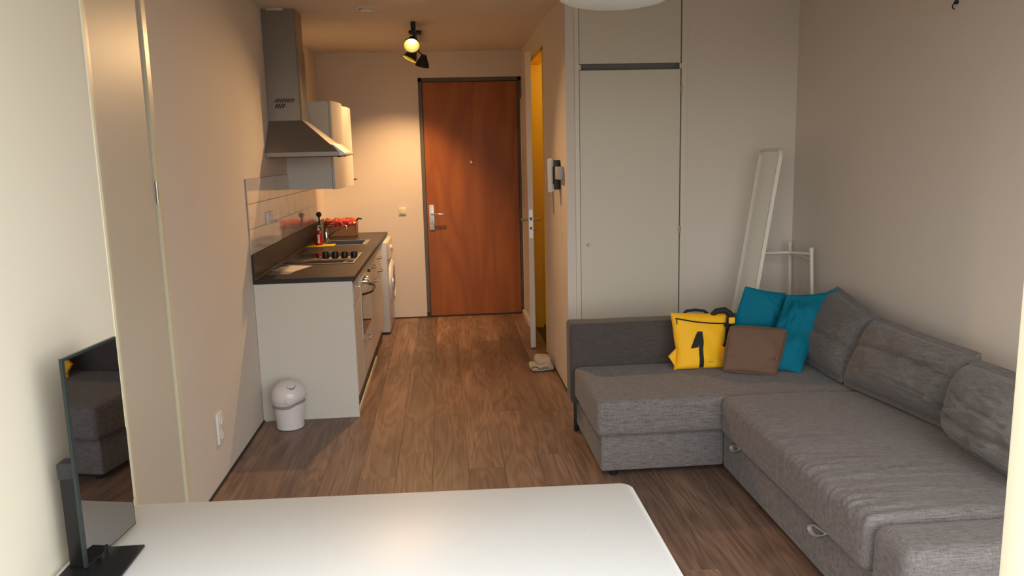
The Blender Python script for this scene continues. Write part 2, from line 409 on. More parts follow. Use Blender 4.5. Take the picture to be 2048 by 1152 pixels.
# left wall with the door hinged near the stub
wl = struct(MB().box(XL-.12, XL, .9, 2.845, 0, ZC).box(XL-.12, XL, 3.43, YF+.3, 0, ZC).box(XL-.12, XL, 2.845, 3.43, 2.46, ZC).build('wall_left', M['wall']))
MB().box(XL, XS, .98, YS, 0, ZC).build('wall_pier', M['stub'], wl)
struct(MB().box(XS-.012, XS+.002, YS-.001, YS+.004, 0, ZC).box(XS, XS+.0025, YS-.010, YS+.004, 0, ZC).build('trim_1', M['cream']))
d2_ = sempty('door_2', (XL, 3.38, 0))
MB().box(XL-.05, XL-.004, 2.868, 3.374, .01, 2.43).build('door_leaf', M['closet'], d2_)
MB().box(XL-.05, XL+.006, 3.385, 3.43, 0, 2.46).box(XL-.05, XL+.007, 2.843, 2.864, 0, 2.46).box(XL-.05, XL+.006, 2.843, 3.43, 2.44, 2.48).build('door_frame', M['cream'], d2_)
MB().box(XL-.06, XL-.051, 2.845, 3.43, 0, 2.46).build('shadow_gap', M['gap'], d2_)
for hz in (1.44, 2.35):
    MB().cyl((XL+.002, 3.3795, hz), (XL+.002, 3.3795, hz+.09), .005, n=8).build('hinge', M['brushed'], d2_)
# right wall, closet wall, hall wall, far wall, window wall
wr_ = struct(MB().box(XR, XR+.12, .9, YC+.1, 0, ZC).build('wall_right', M['wall']))
CX0, CX1 = .874, 1.565                          # closet opening
struct(MB().box(XH, CX0-.028, YC, YC+.12, 0, ZC).box(CX1+.004, XR, YC, YC+.12, 0, ZC).build('wall_closet', M['wall']))
DY0, DY1, DZ = 6.235, 7.27, 2.42                # bathroom opening
struct(MB().box(XH, XH+.1, YC+.12, DY0, 0, ZC).box(XH, XH+.1, DY1, YF+.2, 0, ZC).box(XH, XH+.1, DY0, DY1, DZ, ZC).build('wall_hall_right', M['wall']))
FX0, FX1, FZ = -.215, .785, 2.362
struct(MB().box(XL, FX0, YF, YF+.2, 0, ZC).box(FX0, XH, YF, YF+.2, FZ, ZC).build('wall_far', M['wall']))
struct(MB().box(FX0, XH+.02, YF+.14, YF+.25, -.01, ZC).build('wall_far_behind', M['gap']))
struct(MB().box(XL-.12, WIN[0], .90, .98, 0, ZC).box(WIN[1], XR+.12, .90, 1.0, 0, ZC).box(WIN[0], WIN[1], .90, 1.0, WIN[3], ZC).build('wall_window', M['wall']))
wf = struct(MB().rbox(.779, .852, .95, 1.0, .0, WIN[3], .003).build('window_1', M['cream'], None, True))
MB().box(WIN[0], WIN[0]+.05, .95, 1.0, 0, WIN[3]).box(WIN[1]-.05, WIN[1], .95, 1.0, 0, WIN[3]).box(WIN[0], WIN[1], .95, 1.0, WIN[3]-.05, WIN[3]).box(.85, WIN[1], .95, 1.0, 0, .08).build('window_frame', M['cream'], wf)
struct(MB().box(XL-.6, XR+.6, -1.2, .90, -.14, -.04).build('floor_balcony', mat('concrete_slab', (.30, .29, .27), .85, var=.1, vscale=6)))
# baseboards
struct(MB().box(XL, XL+.008, 3.43, 4.855, 0, .01).build('baseboard_left', M['gap']))
struct(MB().box(-.60, FX0, YF-.008, YF, 0, .012).build('baseboard_far', M['gap']))
struct(MB().box(XH-.006, XH, YC+.0, DY0, 0, .010).build('baseboard_hall', M['gap']))
struct(MB().box(XH-.035, XH, 7.32, YF, 0, .045).build('baseboard_hall_end', M['trimw']))

# front door ------------------------------------------------------
d1 = sempty('door_1', (.28, YF, 0))
fy = YF+.012
MB().box(FX0, FX0+.034, fy, fy+.06, 0, FZ).box(FX1-.030, FX1, fy, fy+.06, 0, FZ).box(FX0, FX1, fy, fy+.06, FZ-.036, FZ).build('door_frame', M['steelframe'], d1)
MB().box(FX0+.034, FX1-.03, fy+.018, fy+.07, .012, FZ-.036).build('door_leaf', M['door'], d1)
MB().box(FX0+.034, FX0+.040, fy+.012, fy+.018, 0, FZ-.036).box(FX1-.036, FX1-.03, fy+.012, fy+.018, 0, FZ-.036).box(FX0+.034, FX1-.03, fy+.012, fy+.018, FZ-.042, FZ-.036).build('door_seal', M['gap'], d1)
MB().box(FX0, FX1, fy-.01, fy+.07, 0, .012).box(FX0-.002, FX0+.03, fy-.012, fy, 0, .055).box(FX1-.03, FX1, fy-.012, fy, 0, .055).build('threshold', M['gap'], d1)
hp = MB().rbox(-.158, -.105, fy+.006, fy+.018, .885, 1.135, .004).build('handle_plate', mat('handle_plate_alu', (.62, .62, .62), .35, .5), d1, True)
MB().tube([(-.128, fy+.01, 1.045), (-.128, fy-.05, 1.045), (-.118, fy-.058, 1.045), (-.02, fy-.058, 1.045), (0, fy-.054, 1.045)], .0095, 10).build('door_lever', M['chrome'], hp, True)
MB().cyl((-.131, fy+.008, .955), (-.131, fy-.004, .955), .009, n=14).box(-.133, -.129, fy-.006, fy-.003, .935, .96).build('lock_cylinder', M['brass'], hp)
for zz in (.9, 1.12): MB().cyl((-.131, fy+.008, zz), (-.131, fy+.0035, zz), .005, n=10).build('screw', M['brass'], hp)
MB().lathe([(0, -.012), (.012, -.012), (.02, -.006), (.022, .0), (.022, .02)], (.283, fy+.018, 1.545), (0, 1, 0), 20).build('peephole', M['chrome'], d1, True)
for zz in (.25, .95, 1.75, 2.1): MB().cyl((FX1-.032, fy+.008, zz), (FX1-.032, fy+.008, zz+.11), .008, n=8).build('hinge', M['steelframe'], d1)

# bathroom door ---------------------------------------------------
d4 = sempty('door_4', (XH, DY1, 0))
MB().box(XH-.004, XH+.1, DY0, DY0+.03, 0, DZ).box(XH-.004, XH+.1, DY1-.03, DY1, 0, DZ).box(XH-.004, XH+.1, DY0, DY1, DZ-.03, DZ).build('door_frame', M['yelpaint'], d4)
F0 = Vector((.676, 6.433, 0)); HG = Vector((.768, 7.238, 0)); dr = (HG-F0).normalized(); pr = Vector((dr.y, -dr.x, 0))
def lf(t, w, z): return F0+dr*t+pr*w+Vector((0, 0, z))
LL = (HG-F0).length
def leafbox(mb, t0, t1, w0, w1, z0, z1):
    V = [lf(t, w, z) for t in (t0, t1) for w in (w0, w1) for z in (z0, z1)]
    return mb.add(V, [(0, 1, 3, 2), (4, 6, 7, 5), (0, 4, 5, 1), (2, 3, 7, 6), (0, 2, 6, 4), (1, 5, 7, 3)])
lm = leafbox(MB(), 0, LL, 0, .042, .008, 2.405)
leafbox(lm.mat(1), .004, LL, .042, .0435, .008, 2.405)
lfo = lm.build('door_leaf', [M['trimw'], M['yelpaint']], d4)
leafbox(MB(), -.003, .0, .008, .036, .93, 1.16).build('lock_plate', mat('lock_plate_white', (.75, .72, .68), .35, .3), lfo)
leafbox(leafbox(MB(), -.0045, -.003, .014, .030, 1.075, 1.10), -.0045, -.003, .014, .030, 1.0, 1.02).build('latch', M['black'], lfo)
for w0, w1, sgn in ((0, -.05, -1), (.0435, .09, 1)):
    MB().tube([lf(.06, w0, 1.075), lf(.06, w1, 1.075), lf(.075, w1+sgn*.004, 1.075), lf(.18, w1+sgn*.004, 1.07)], .009, 8).build('door_lever', M['brushed'], lfo, True)
MB().tube([lf(.06, .0435, .995), lf(.06, .07, .995)], .011, 8).build('lock_knob', M['brushed'], lfo, True)
# meter-cupboard door further along the hall wall
d3 = sempty('door_3', (XH, 7.6, 0))
MB().box(XH-.012, XH, 7.34, 7.88, .06, 2.12).build('door_leaf', M['wall'], d3)
MB().box(XH-.018, XH, 7.32, 7.34, .05, 2.15).box(XH-.018, XH, 7.88, 7.90, .05, 2.15).box(XH-.018, XH, 7.32, 7.90, 2.12, 2.15).build('door_frame', M['trimw'], d3)
# bathroom box
BX = XH+.1
struct(MB().box(BX, 2.2, 7.35, 7.45, 0, ZC).build('wall_bathroom_far', M['yelpaint']))
struct(MB().box(BX, 2.2, 5.95, 6.05, 0, ZC).build('wall_bathroom_near', M['yelpaint']))
struct(MB().box(2.1, 2.2, 6.05, 7.35, 0, ZC).build('wall_bathroom_right', M['yelpaint']))
struct(MB().box(XH+.0, 2.2, 6.05, 7.35, -.04, -.002).build('floor_bathroom', M['bathfloor']))
bl = bpy.data.lights.new('bathroom_fill', 'POINT'); bl.energy = BATH_FILL_W; bl.color = (1, .80, .5); bl.shadow_soft_size = .08  # added fill light in the unseen bathroom, brightens the yellow doorway
bo = bpy.data.objects.new('bathroom_fill', bl); COL.objects.link(bo); bo.location = (1.4, 6.75, 2.3)

# ------------------------------------------------------------------ built-in closet
c = thing('closet', 'cream built-in closet with tall door and upper panel behind the sofa', 'closet', (1.21, YC, 0))
cyf = YC-.006
MB().box(CX0-.028, CX0, cyf-.006, YC+.1, 0, ZC).box(CX1-.028, CX1+.004, cyf-.006, YC+.1, 0, ZC).build('frame', M['closetframe'], c)
MB().box(CX0, CX1-.028, YC+.05, YC+.1, 0, ZC).build('back_panel', M['closetgap'], c)
dd = MB().rbox(CX0+.004, CX1-.034, cyf+.002, cyf+.03, .07, 2.118, .002).build('door', M['closet'], c)
MB().rbox(CX0+.004, CX1-.034, cyf+.002, cyf+.03, 2.158, ZC-.012, .002).build('upper_panel', M['closet'], c)
MB().box(CX0, CX0+.014, cyf+.0, cyf+.02, 2.122, 2.154).build('bracket', M['closet'], c)
MB().box(CX1-.04, CX1-.028, cyf+.0, cyf+.02, 2.122, 2.154).build('bracket', M['closet'], c)
MB().box(CX0, CX1-.028, YC, YC+.05, 0, .06).build('plinth', M['closet'], c)
MB().lathe([(0, -.016), (.008, -.016), (.0105, -.010), (.007, -.004), (.007, .01)], (.927, cyf, 1.012), (0, 1, 0), 14).build('knob', M['brass'], dd, True)
for zz in (.35, 1.07, 1.97):
    MB().cyl((CX1-.031, cyf-.005, zz), (CX1-.031, cyf-.005, zz+.05), .0065, n=10).build('hinge', M['brass'], dd, True)

# ------------------------------------------------------------------ kitchen
FXC = -.58
k1 = thing('base_cabinet', 'white base cabinet with the wide side panel facing the bin', 'cabinet', (-.89, 5.06, 0), 'kitchen base cabinets')
MB().box(XL+.002, FXC-.002, 4.856, 4.874, 0.0, .865).build('side_panel', M['cab'], k1)
MB().box(XL+.002, FXC-.02, 4.874, 5.26, .12, .84).build('body', M['cab'], k1)
MB().rbox(FXC-.02, FXC, 4.876, 5.262, .13, .70, .002).build('door', M['cab'], k1)
dk = MB().rbox(FXC-.02, FXC, 4.876, 5.262, .705, .85, .002).build('drawer', M['cab'], k1)
def bow(y0, y1, z, parent, r=.006, out=.034, m='chrome', vertical=False):
    pts = []
    for k in range(11):
        t = k/10; e = min(1, 4*t, 4*(1-t)); e = math.sin(e*math.pi/2)
        pts.append((FXC+out*e, y0+(y1-y0)*t, z) if not vertical else (FXC+out*e, y0, z+(y1)*t))
    return MB().tube(pts, r, 8).build('handle', M[m], parent, True)
MB().lathe([(0, .022), (.011, .022), (.013, .016), (.006, .008), (.006, 0)], (FXC, 5.05, .80), (1, 0, 0), 12).build('knob', M['chrome'], dk, True)
# oven
ov = thing('oven', 'built-in oven with glass door below the hob', 'oven', (-.87, 5.58, 0))
MB().box(XL+.02, FXC-.022, 5.27, 5.88, .12, .86).build('body', M['cab'], ov)
cpn = MB().rbox(FXC-.022, FXC+.002, 5.272, 5.878, .735, .85, .003).build('control_panel', M['cab'], ov)
odr = MB().rbox(FXC-.022, FXC+.004, 5.272, 5.878, .405, .73, .003).build('door', M['cab'], ov)
MB().rbox(FXC+.003, FXC+.006, 5.30, 5.85, .425, .665, .001).build('window', M['ovenglass'], odr)
pts = []
for k in range(15):
    t = k/14; e = math.sin(min(1, 3.2*t, 3.2*(1-t))*math.pi/2); pts.append((FXC+.004+.055*e, 5.33+.48*t, .70))
MB().tube(pts, .0085, 8).build('handle', M['darkmetal'], odr, True)
od = MB().rbox(FXC-.022, FXC, 5.272, 5.878, .13, .40, .003).build('drawer', M['cab'], ov)
bow(5.40, 5.56, .372, od)
for yy in (5.36, 5.46):
    MB().lathe([(.016, 0), (.016, .006), (.020, .008), (.020, .038), (.017, .042), (0, .042)], (FXC+.002, yy, .785), (1, 0, 0), 18).build('knob', M['chrome'], cpn, True)
MB().lathe([(.012, 0), (.012, .02), (0, .02)], (FXC+.002, 5.78, .80), (1, 0, 0), 14).build('knob', M['black'], cpn, True)
k2 = thing('base_cabinet', 'white base cabinet with bow handles just right of the oven', 'cabinet', (-.87, 6.16, 0), 'kitchen base cabinets')
k3 = thing('base_cabinet', 'white base cabinet under the sink beside the washing machine', 'cabinet', (-.87, 6.75, 0), 'kitchen base cabinets')
for kk, a, b in ((k2, 5.886, 6.45), (k3, 6.456, 7.04)):
    MB().box(XL+.02, FXC-.02, a, b, .12, .86 if kk is k2 else .74).build('body', M['cab'], kk)
    q = MB().rbox(FXC-.02, FXC, a+.002, b-.002, .13, .70, .002).build('door', M['cab'], kk)
    w = MB().rbox(FXC-.02, FXC, a+.002, b-.002, .705, .85, .002).build('drawer', M['cab'], kk)
    bow(a+.20, a+.36, .665, q); bow(a+.20, a+.36, .775, w)
plc = MB().box(FXC-.035, FXC-.022, 4.876, 7.04, .004, .118).build('plinth_board', M['plinth']); tag(plc, 'grey plinth board under the kitchen cabinet fronts', 'plinth')
tag(MB().box(FXC-.018, FXC-.008, 4.90, 6.3, .0, .028).build('plinth_strip', M['cream']), 'pale loose edging strip along the floor below the plinth board', 'strip')
# worktop with upstand
WZ = .895
wt = thing('worktop', 'dark laminate kitchen worktop on white base cabinets', 'worktop', (-.88, 6.3, WZ))
SKX0, SKX1, SKY0, SKY1 = -1.035, -.70, 6.70, 7.06
def slab(mb, x0, x1, y0, y1, z0, z1, hx0, hx1, hy0, hy1):
    for (a, b, c_, d) in ((x0, x1, y0, hy0), (x0, x1, hy1, y1), (x0, hx0, hy0, hy1), (hx1, x1, hy0, hy1)): mb.box(a, b, c_, d, z0, z1)
    return mb
slab(MB(), XL+.002, FXC+.012, 4.852, 7.80, .868, WZ, SKX0, SKX1, SKY0, SKY1).build('board', M['worktop'], wt)
MB().box(XL+.002, FXC+.0125, 4.850, 4.853, .866, WZ-.0015).box(FXC+.011, FXC+.0135, 4.850, 7.80, .866, WZ-.004).build('edge_band', M['wtedge'], wt)
MB().box(XL+.002, XL+.016, 4.85, 7.74, WZ, 1.046).build('upstand', M['worktop'], wt)
MB().box(XL+.0155, XL+.0205, 4.86, 7.74, WZ, WZ+.005).build('seal_strip', M['brushed'], wt)
# tiles (part of the left wall)
MB().box(XL, XL+.004, 4.842, 7.40, 1.046, 1.500).build('grout_bed', M['grout'], wl)
tw = .298
tm = None
for r in range(3):
    z0 = 1.048+r*.151
    for i in range(9):
        y0 = 4.844+i*.301; y1 = min(y0+.2985, 7.40)
        if y1-y0 < .03: continue
        if y1-y0 > .29 and tm: o = bpy.data.objects.new('tile', tm); COL.objects.link(o)
        else:
            q = MB().rbox(0, .006, 0, y1-y0, 0, .149, .0012, seg=1).build('tile', M['tile'])
            if y1-y0 > .29: tm = q.data
            o = q
        o.parent = wl; o.location = (XL+.0035+random.uniform(0, .0004), y0, z0)
        o.rotation_euler = (0, random.uniform(-.002, .002), random.uniform(-.0015, .0015))
# socket on the tiles
so = thing('wall_socket', 'white double socket on the tiled splashback above the hob', 'socket', (XL, 5.39, 1.23))
MB().rbox(XL+.0095, XL+.02, 5.305, 5.475, 1.19, 1.27, .003).build('cover_plate', M['white'], so, True)
for yy in (5.348, 5.432): MB().lathe([(.026, .0), (.026, .004), (.021, .0045), (.020, .001), (0, .001)], (XL+.019, yy, 1.23), (1, 0, 0), 20).build('socket_ring', M['white'], so, True)
# hob
hb = thing('hob', 'black glass hob with four round knobs in the worktop', 'hob', (-.88, 5.78, WZ))
MB().rbox(-1.135, -.635, 5.49, 6.075, WZ, WZ+.006, .003).build('frame', M['brushed'], hb, True)
MB().rbox(-1.125, -.645, 5.50, 6.065, WZ+.004, WZ+.008, .002).build('glass', M['glassblk'], hb, True)
for i in range(4):
    xx = -.885+i*.070
    MB().lathe([(.024, 0), (.024, .018), (.021, .032), (0, .033)], (xx, 5.89-i*.012, WZ+.008), (0, 0, 1), 20).box(xx-.003, xx+.003, 5.872-i*.012, 5.908-i*.012, WZ+.038, WZ+.043).build('knob', M['black'], hb, True)
for (a, b, r_) in ((-1.02, 5.65, .075), (-.79, 5.64, .055), (-1.03, 5.93, .06)):
    MB().lathe([(r_, 0), (r_, .0003), (r_+.003, .0003), (r_+.003, 0)], (a, b, WZ+.008), n=40).build('cooking_zone', M['plinth'], hb)
# sink
sk = thing('sink', 'stainless steel sink bowl set in the dark worktop', 'sink', ((SKX0+SKX1)/2, 6.88, WZ))
s_ = MB(); t_ = .012
s_.box(SKX0-.012, SKX0+.004, SKY0-.012, SKY1+.012, WZ, WZ+.003).box(SKX1-.004, SKX1+.035, SKY0-.012, SKY1+.012, WZ, WZ+.003).box(SKX0, SKX1, SKY0-.012, SKY0+.004, WZ, WZ+.003).box(SKX0, SKX1, SKY1-.004, SKY1+.012, WZ, WZ+.003)
s_.build('rim', M['brushed'], sk)
b_ = MB()
b_.box(SKX0+.001, SKX0+.004, SKY0+.001, SKY1-.001, WZ-.14, WZ).box(SKX1-.004, SKX1-.001, SKY0+.001, SKY1-.001, WZ-.14, WZ).box(SKX0+.001, SKX1-.001, SKY0+.001, SKY0+.004, WZ-.14, WZ).box(SKX0+.001, SKX1-.001, SKY1-.004, SKY1-.001, WZ-.14, WZ).box(SKX0+.001, SKX1-.001, SKY0+.001, SKY1-.001, WZ-.145, WZ-.14)
b_.build('bowl', mat('sink_steel', (.26, .24, .22), .28, .9), sk)
MB().lathe([(0, .012), (.02, .010), (.034, .004), (.034, 0)], (-.87, 6.88, WZ-.14), n=20).build('drain_plug', M['chrome'], sk, True)
# faucet
fa = thing('faucet', 'chrome mixer tap with long angled spout behind the sink', 'faucet', (-1.055, 7.12, WZ))
MB().lathe([(.026, 0), (.026, .006), (.020, .01), (.020, .075), (.014, .095), (0, .098)], (-1.055, 7.12, WZ), n=22).build('base', M['chrome'], fa, True)
MB().tube([(-1.05, 7.12, WZ+.03), (-1.00, 7.10, WZ+.065), (-.93, 7.08, WZ+.105), (-.88, 7.06, WZ+.132), (-.868, 7.055, WZ+.125), (-.866, 7.055, WZ+.105)], [.010, .010, .009, .009, .010, .012], 10).build('spout', M['chrome'], fa, True)
MB().tube([(-1.055, 7.12, WZ+.095), (-1.05, 7.11, WZ+.115), (-1.02, 7.08, WZ+.132), (-.975, 7.04, WZ+.135)], [.008, .007, .007, .008], 8).build('lever', M['chrome'], fa, True)
# black ball-topped roll holder
ph = thing('roll_holder', 'black paper roll holder with a ball on its rod', 'holder', (-1.09, 7.0, WZ))
MB().lathe([(0, 0), (.055, 0), (.055, .010), (.05, .014), (0, .014)], (-1.09, 7.0, WZ), n=28).build('base', M['black'], ph, True)
MB().cyl((-1.09, 7.0, WZ+.012), (-1.09, 7.0, WZ+.225), .0075, n=12).build('rod', M['black'], ph, True)
MB().lathe([(.0001, -.024), (.012, -.021), (.021, -.011), (.024, 0), (.021, .012), (.012, .021), (.0001, .024)], (-1.09, 7.0, WZ+.24), n=20).build('ball', M['black'], ph, True)
# soap bottle on yellow cloth
scl = MB()
def frect(w, d): return 0
def wav(p, q): 
    return Vector((p.x, p.y, p.z+max(0, nz(p, 18, 4))*.006*(1 if q.z > 0 else 0)))
scl.rbox(-1.15, -.925, 6.60, 6.76, WZ+.0005, WZ+.005, .0015, (8, 6, 0), wav, 1)
tag(scl.build('dish_cloth', M['spcloth'], None, True, loc=(-1.04, 6.68, WZ)), 'yellow dish cloth lying flat under the red soap bottle', 'cloth')
sb = thing('soap_bottle', 'red dish soap bottle with white label and pump', 'bottle', (-1.055, 6.70, WZ+.005))
bz = WZ+.0065
def ell(r, z, t): return (r*(1-.22*abs(math.sin(t))), z)
MB().lathe([(0, 0), (.030, 0), (.034, .004), (.034, .085), (.028, .105), (.013, .115), (.013, .122), (0, .122)], (-1.055, 6.70, bz), n=24, fn=ell).build('body', M['redsoap'], sb, True)
lb = MB(); V = []; F = []
for k in range(9):
    t = math.radians(-120+k*14) 
    for z in (.018, .05, .09): V.append((-1.055+.0348*(1-.22*abs(math.sin(t)))*math.cos(t+math.radians(20)), 6.70+.0348*(1-.22*abs(math.sin(t)))*math.sin(t+math.radians(20)), bz+z))
for k in range(8):
    for j in range(2): F.append((k*3+j, k*3+3+j, k*3+4+j, k*3+1+j))
lb.add(V, F).build('sticker', M['white'], sb, True)
MB().cyl((-1.055, 6.70, bz+.122), (-1.055, 6.70, bz+.142), .012, n=14).cyl((-1.055, 6.70, bz+.142), (-1.055, 6.70, bz+.157), .004, n=8).tube([(-1.06, 6.70, bz+.158), (-1.04, 6.695, bz+.160), (-1.02, 6.69, bz+.155)], .005, 8).build('pump', M['white'], sb, True)
# carton with red wrapping
ct = thing('grocery_box', 'brown carton filled with red plastic wrapping on the worktop end', 'box', (-.97, 7.50, WZ))
MB().box(-1.12, -.825, 7.42, 7.60, WZ+.001, WZ+.004).box(-1.12, -.825, 7.42, 7.424, WZ+.001, WZ+.105).box(-1.12, -.825, 7.596, 7.60, WZ+.001, WZ+.105).box(-1.12, -1.116, 7.42, 7.60, WZ+.001, WZ+.105).box(-.829, -.825, 7.42, 7.60, WZ+.001, WZ+.105).build('carton', M['carton'], ct)
def crumple(p, q): return Vector((p.x+nz(p, 30, 1)*.012, p.y+nz(p, 30, 2)*.012, p.z+nz(p, 26, 3)*.022+nz(p, 60, 5)*.008))
MB().rbox(-1.125, -.815, 7.415, 7.605, WZ+.085, WZ+.155, .03, (22, 12, 4), crumple).build('wrapping', M['redfilm'], ct, True, angle=25)
MB().tube([(-.83, 7.45, WZ+.13), (-.80, 7.44, WZ+.165), (-.775, 7.44, WZ+.160), (-.77, 7.44, WZ+.155)], .008, 8).build('strap', M['black'], ct, True)
# leaflets
lg = 'paper leaflets on the worktop'
def sheet(poly, z, name, label, m_, mark=None):
    o = MB().prism([(x_, y_, z) for x_, y_ in poly], (0, 0, .0012), None).build(name, M[m_], None, loc=(poly[0][0], poly[0][1], z)); return tag(o, label, 'paper', lg)
sheet([(-1.13, 5.06), (-.99, 5.04), (-.96, 5.42), (-1.12, 5.44)], WZ+.0003, 'leaflet', 'printed leaflet at the bottom of the papers on the worktop', 'print')
sheet([(-1.14, 5.22), (-.985, 5.13), (-.905, 5.40), (-1.07, 5.47)], WZ+.0018, 'leaflet', 'plain white leaflet on top of the papers on the worktop', 'paper')

# hood
hd = thing('range_hood', 'stainless steel chimney hood on the kitchen wall', 'hood', (XL, 5.76, 1.62))
HX = -.948
ch = MB().mat(0)
ch.prism([(XL+.002, 5.63, 1.872), (HX-.012, 5.63, 1.872), (HX, 5.642, 1.872), (HX, 5.90, 1.872), (XL+.002, 5.90, 1.872)], (0, 0, 2.35-1.872), None)
ch.build('chimney', M['hoodsteel'], hd)
MB().prism([(XL+.002, 5.636, 2.35), (HX-.016, 5.636, 2.35), (HX-.006, 5.646, 2.35), (HX-.006, 5.894, 2.35), (XL+.002, 5.894, 2.35)], (0, 0, ZC-2.352), None).build('chimney_extension', M['hoodsteel'], hd)
# vent slots: diagonal slats
for i in range(8):
    x0 = -1.125+i*.0165
    for (z0, z1) in ((1.993, 2.018), (1.955, 1.985)):
        if z0 < 1.97 and i > 3: continue
        MB().add([(x0, 5.6285, z0), (x0+.0095, 5.6285, z0), (x0+.0245, 5.6285, z1), (x0+.015, 5.6285, z1)], [(0, 1, 2, 3)]).build('vent_slot', M['black'], hd)
CY0, CY1, CXF = 5.44, 6.06, -.69
cn = MB(); zb, zt_ = 1.655, 1.872
cn.add([(XL+.002, CY0, zb), (CXF, CY0, zb), (CXF, CY1, zb), (XL+.002, CY1, zb), (XL+.002, 5.63, zt_), (HX, 5.63, zt_), (HX, 5.90, zt_), (XL+.002, 5.90, zt_)],
       [(0, 1, 5, 4), (1, 2, 6, 5), (2, 3, 7, 6), (4, 5, 6, 7), (0, 4, 7, 3)])
cn.build('canopy', M['hoodsteel'], hd)
MB().box(XL+.002, CXF+.004, CY0-.002, CY1+.002, 1.627, 1.655).build('rim', M['hoodsteel'], hd)
MB().box(XL+.02, CXF-.02, CY0+.02, CY1-.02, 1.622, 1.63).build('filter', M['plinth'], hd)
MB().add([(CXF+.004, CY0+.03, 1.630), (CXF+.004, CY1-.03, 1.630), (CXF+.038, CY1-.03, 1.636), (CXF+.038, CY0+.03, 1.636), (CXF-.05, CY0+.03, 1.712), (CXF-.05, CY1-.03, 1.712), (CXF+.03, CY0+.03, 1.648), (CXF+.03, CY1-.03, 1.648)],
         [(0, 1, 2, 3), (3, 2, 7, 6), (6, 7, 5, 4), (0, 3, 6, 4), (1, 5, 7, 2)]).build('visor', M['brushed'], hd)
for yy in (5.58, 5.62): MB().box(CXF-.03, CXF-.01, yy, yy+.02, 1.618, 1.627).build('switch', M['black'], hd)
# wall cabinets with bowed doors
wg = 'wall cabinets beside the hood'
for i, (a, b) in enumerate(((6.14, 6.75), (6.754, 7.36))):
    wc = thing('wall_cabinet', ('white wall cabinet with bowed door next to the hood', 'white wall cabinet with bowed door nearest the front door wall')[i], 'cabinet', (-.99, (a+b)/2, 1.385), wg)
    MB().box(XL+.002, -.838, a, b, 1.385, 2.032).build('body', M['cab'], wc)
    mbd = MB(); N_ = 14; V = []; F = []
    for k in range(N_+1):
        t = k/N_; yy = a+.002+(b-a-.004)*t; xx = -.818+.032*math.sin(math.pi*t)
        V += [(-.834, yy, 1.38), (xx, yy, 1.38), (xx, yy, 2.035), (-.834, yy, 2.035)]
    for k in range(N_):
        o_ = k*4
        for j in range(4): F.append((o_+j, o_+(j+1) % 4, o_+4+(j+1) % 4, o_+4+j))
    F += [(3, 2, 1, 0), tuple(N_*4+j for j in range(4))]
    dm = mbd.add(V, F).build('door', M['cab'], wc, True, angle=30)
    MB().box(-.8385, -.8335, a-.0005, a+.003, 1.38, 2.035).build('edge_strip', M['cabedge'], wc)
    ym = a+.44 if i == 0 else b-.17
    if i: MB().tube([(-.80, ym-.08, 1.425), (-.775, ym-.06, 1.425), (-.77, ym, 1.425), (-.775, ym+.06, 1.425), (-.80, ym+.08, 1.425)], .005, 8).build('handle', M['darkmetal'], dm, True)
# washing machine
wm = thing('washing_machine', 'white front-loading washing machine under the worktop end', 'washing machine', (-.82, 7.49, 0))
MB().rbox(-1.10, -.535, 7.195, 7.79, .02, .855, .012).build('body', M['washer'], wm, True)
MB().box(-1.08, -.56, 7.21, 7.775, 0, .022).build('base', M['black'], wm)
mp_ = MB().prism([(-.536, 7.20, .70), (-.515, 7.20, .705), (-.53, 7.20, .845), (-.536, 7.20, .85)], (0, .585, 0), None).build('control_panel', M['washer'], wm)
MB().lathe([(.028, 0), (.028, .016), (.022, .022), (0, .022)], (-.524, 7.48, .775), (1, 0, 0), 20).build('dial', M['washer'], mp_, True)
MB().rbox(-.522, -.506, 7.56, 7.60, .755, .785, .004).build('button', M['chrome'], mp_)
pt = MB().lathe([(.205, 0), (.205, .018), (.185, .034), (.150, .038), (.138, .026), (.138, .0)], (-.537, 7.49, .46), (1, 0, 0), 44).build('door', M['white'], wm, True)
MB().lathe([(.140, .005), (.135, .022), (.10, .036), (.05, .044), (0, .046)], (-.537, 7.49, .46), (1, 0, 0), 36).build('porthole_glass', M['ovenglass'], pt, True)
MB().rbox(-.515, -.49, 7.285, 7.315, .40, .52, .01).build('handle', M['chrome'], pt, True)
MB().box(-.5365, -.5355, 7.1945, 7.197, .02, .7).build('panel_seam', M['cabedge'], wm)

# bin
bn = thing('pedal_bin', 'small white bin with domed swing lid beside the kitchen cabinet', 'bin', (-.985, 4.72, 0))
bc = (-.985, 4.725, 0)
MB().lathe([(0, .002), (.078, .002), (.082, .006), (.090, .16), (.092, .195)], bc, n=44).build('body', M['bin'], bn, True)
def wavy(r, z, t): return (r, z+.012*math.tanh(3*math.sin(t+1.15)))
MB().lathe([(.0925, .148), (.097, .150), (.098, .168), (.094, .172)], bc, n=60, fn=wavy).build('bag_fold', M['binbag'], bn, True)
MB().lathe([(.0935, .166), (.099, .170), (.100, .192), (.096, .198)], bc, n=60, fn=wavy).build('bag_edge', M['binpale'], bn, True)
prof = [(.101, .190), (.102, .194), (.102, .204)]+[(.102*math.cos(a), .204+.090*math.sin(a)) for a in [math.pi/2*k/12 for k in range(1, 12)]]+[(.0005, .294)]
def lidw(r, z, t): return (r, z+.008*math.tanh(3*math.sin(t+1.15))*max(0, (.22-z)/.03))
ld = MB().lathe(prof, bc, n=60, fn=lidw).build('lid', M['bin'], bn, True)
arc = []
for k in range(15):
    q_ = (k-7)/7; a = math.radians(-62+q_*24); el = math.radians(37+13*q_*q_)
    arc.append((bc[0]+.1035*math.cos(el)*math.cos(a), bc[1]+.1035*math.cos(el)*math.sin(a), .204+.0915*math.sin(el)))
MB().tube(arc, [.0004+.0022*math.sin(math.pi*k/14) for k in range(15)], 6).build('lid_slot', M['black'], ld)
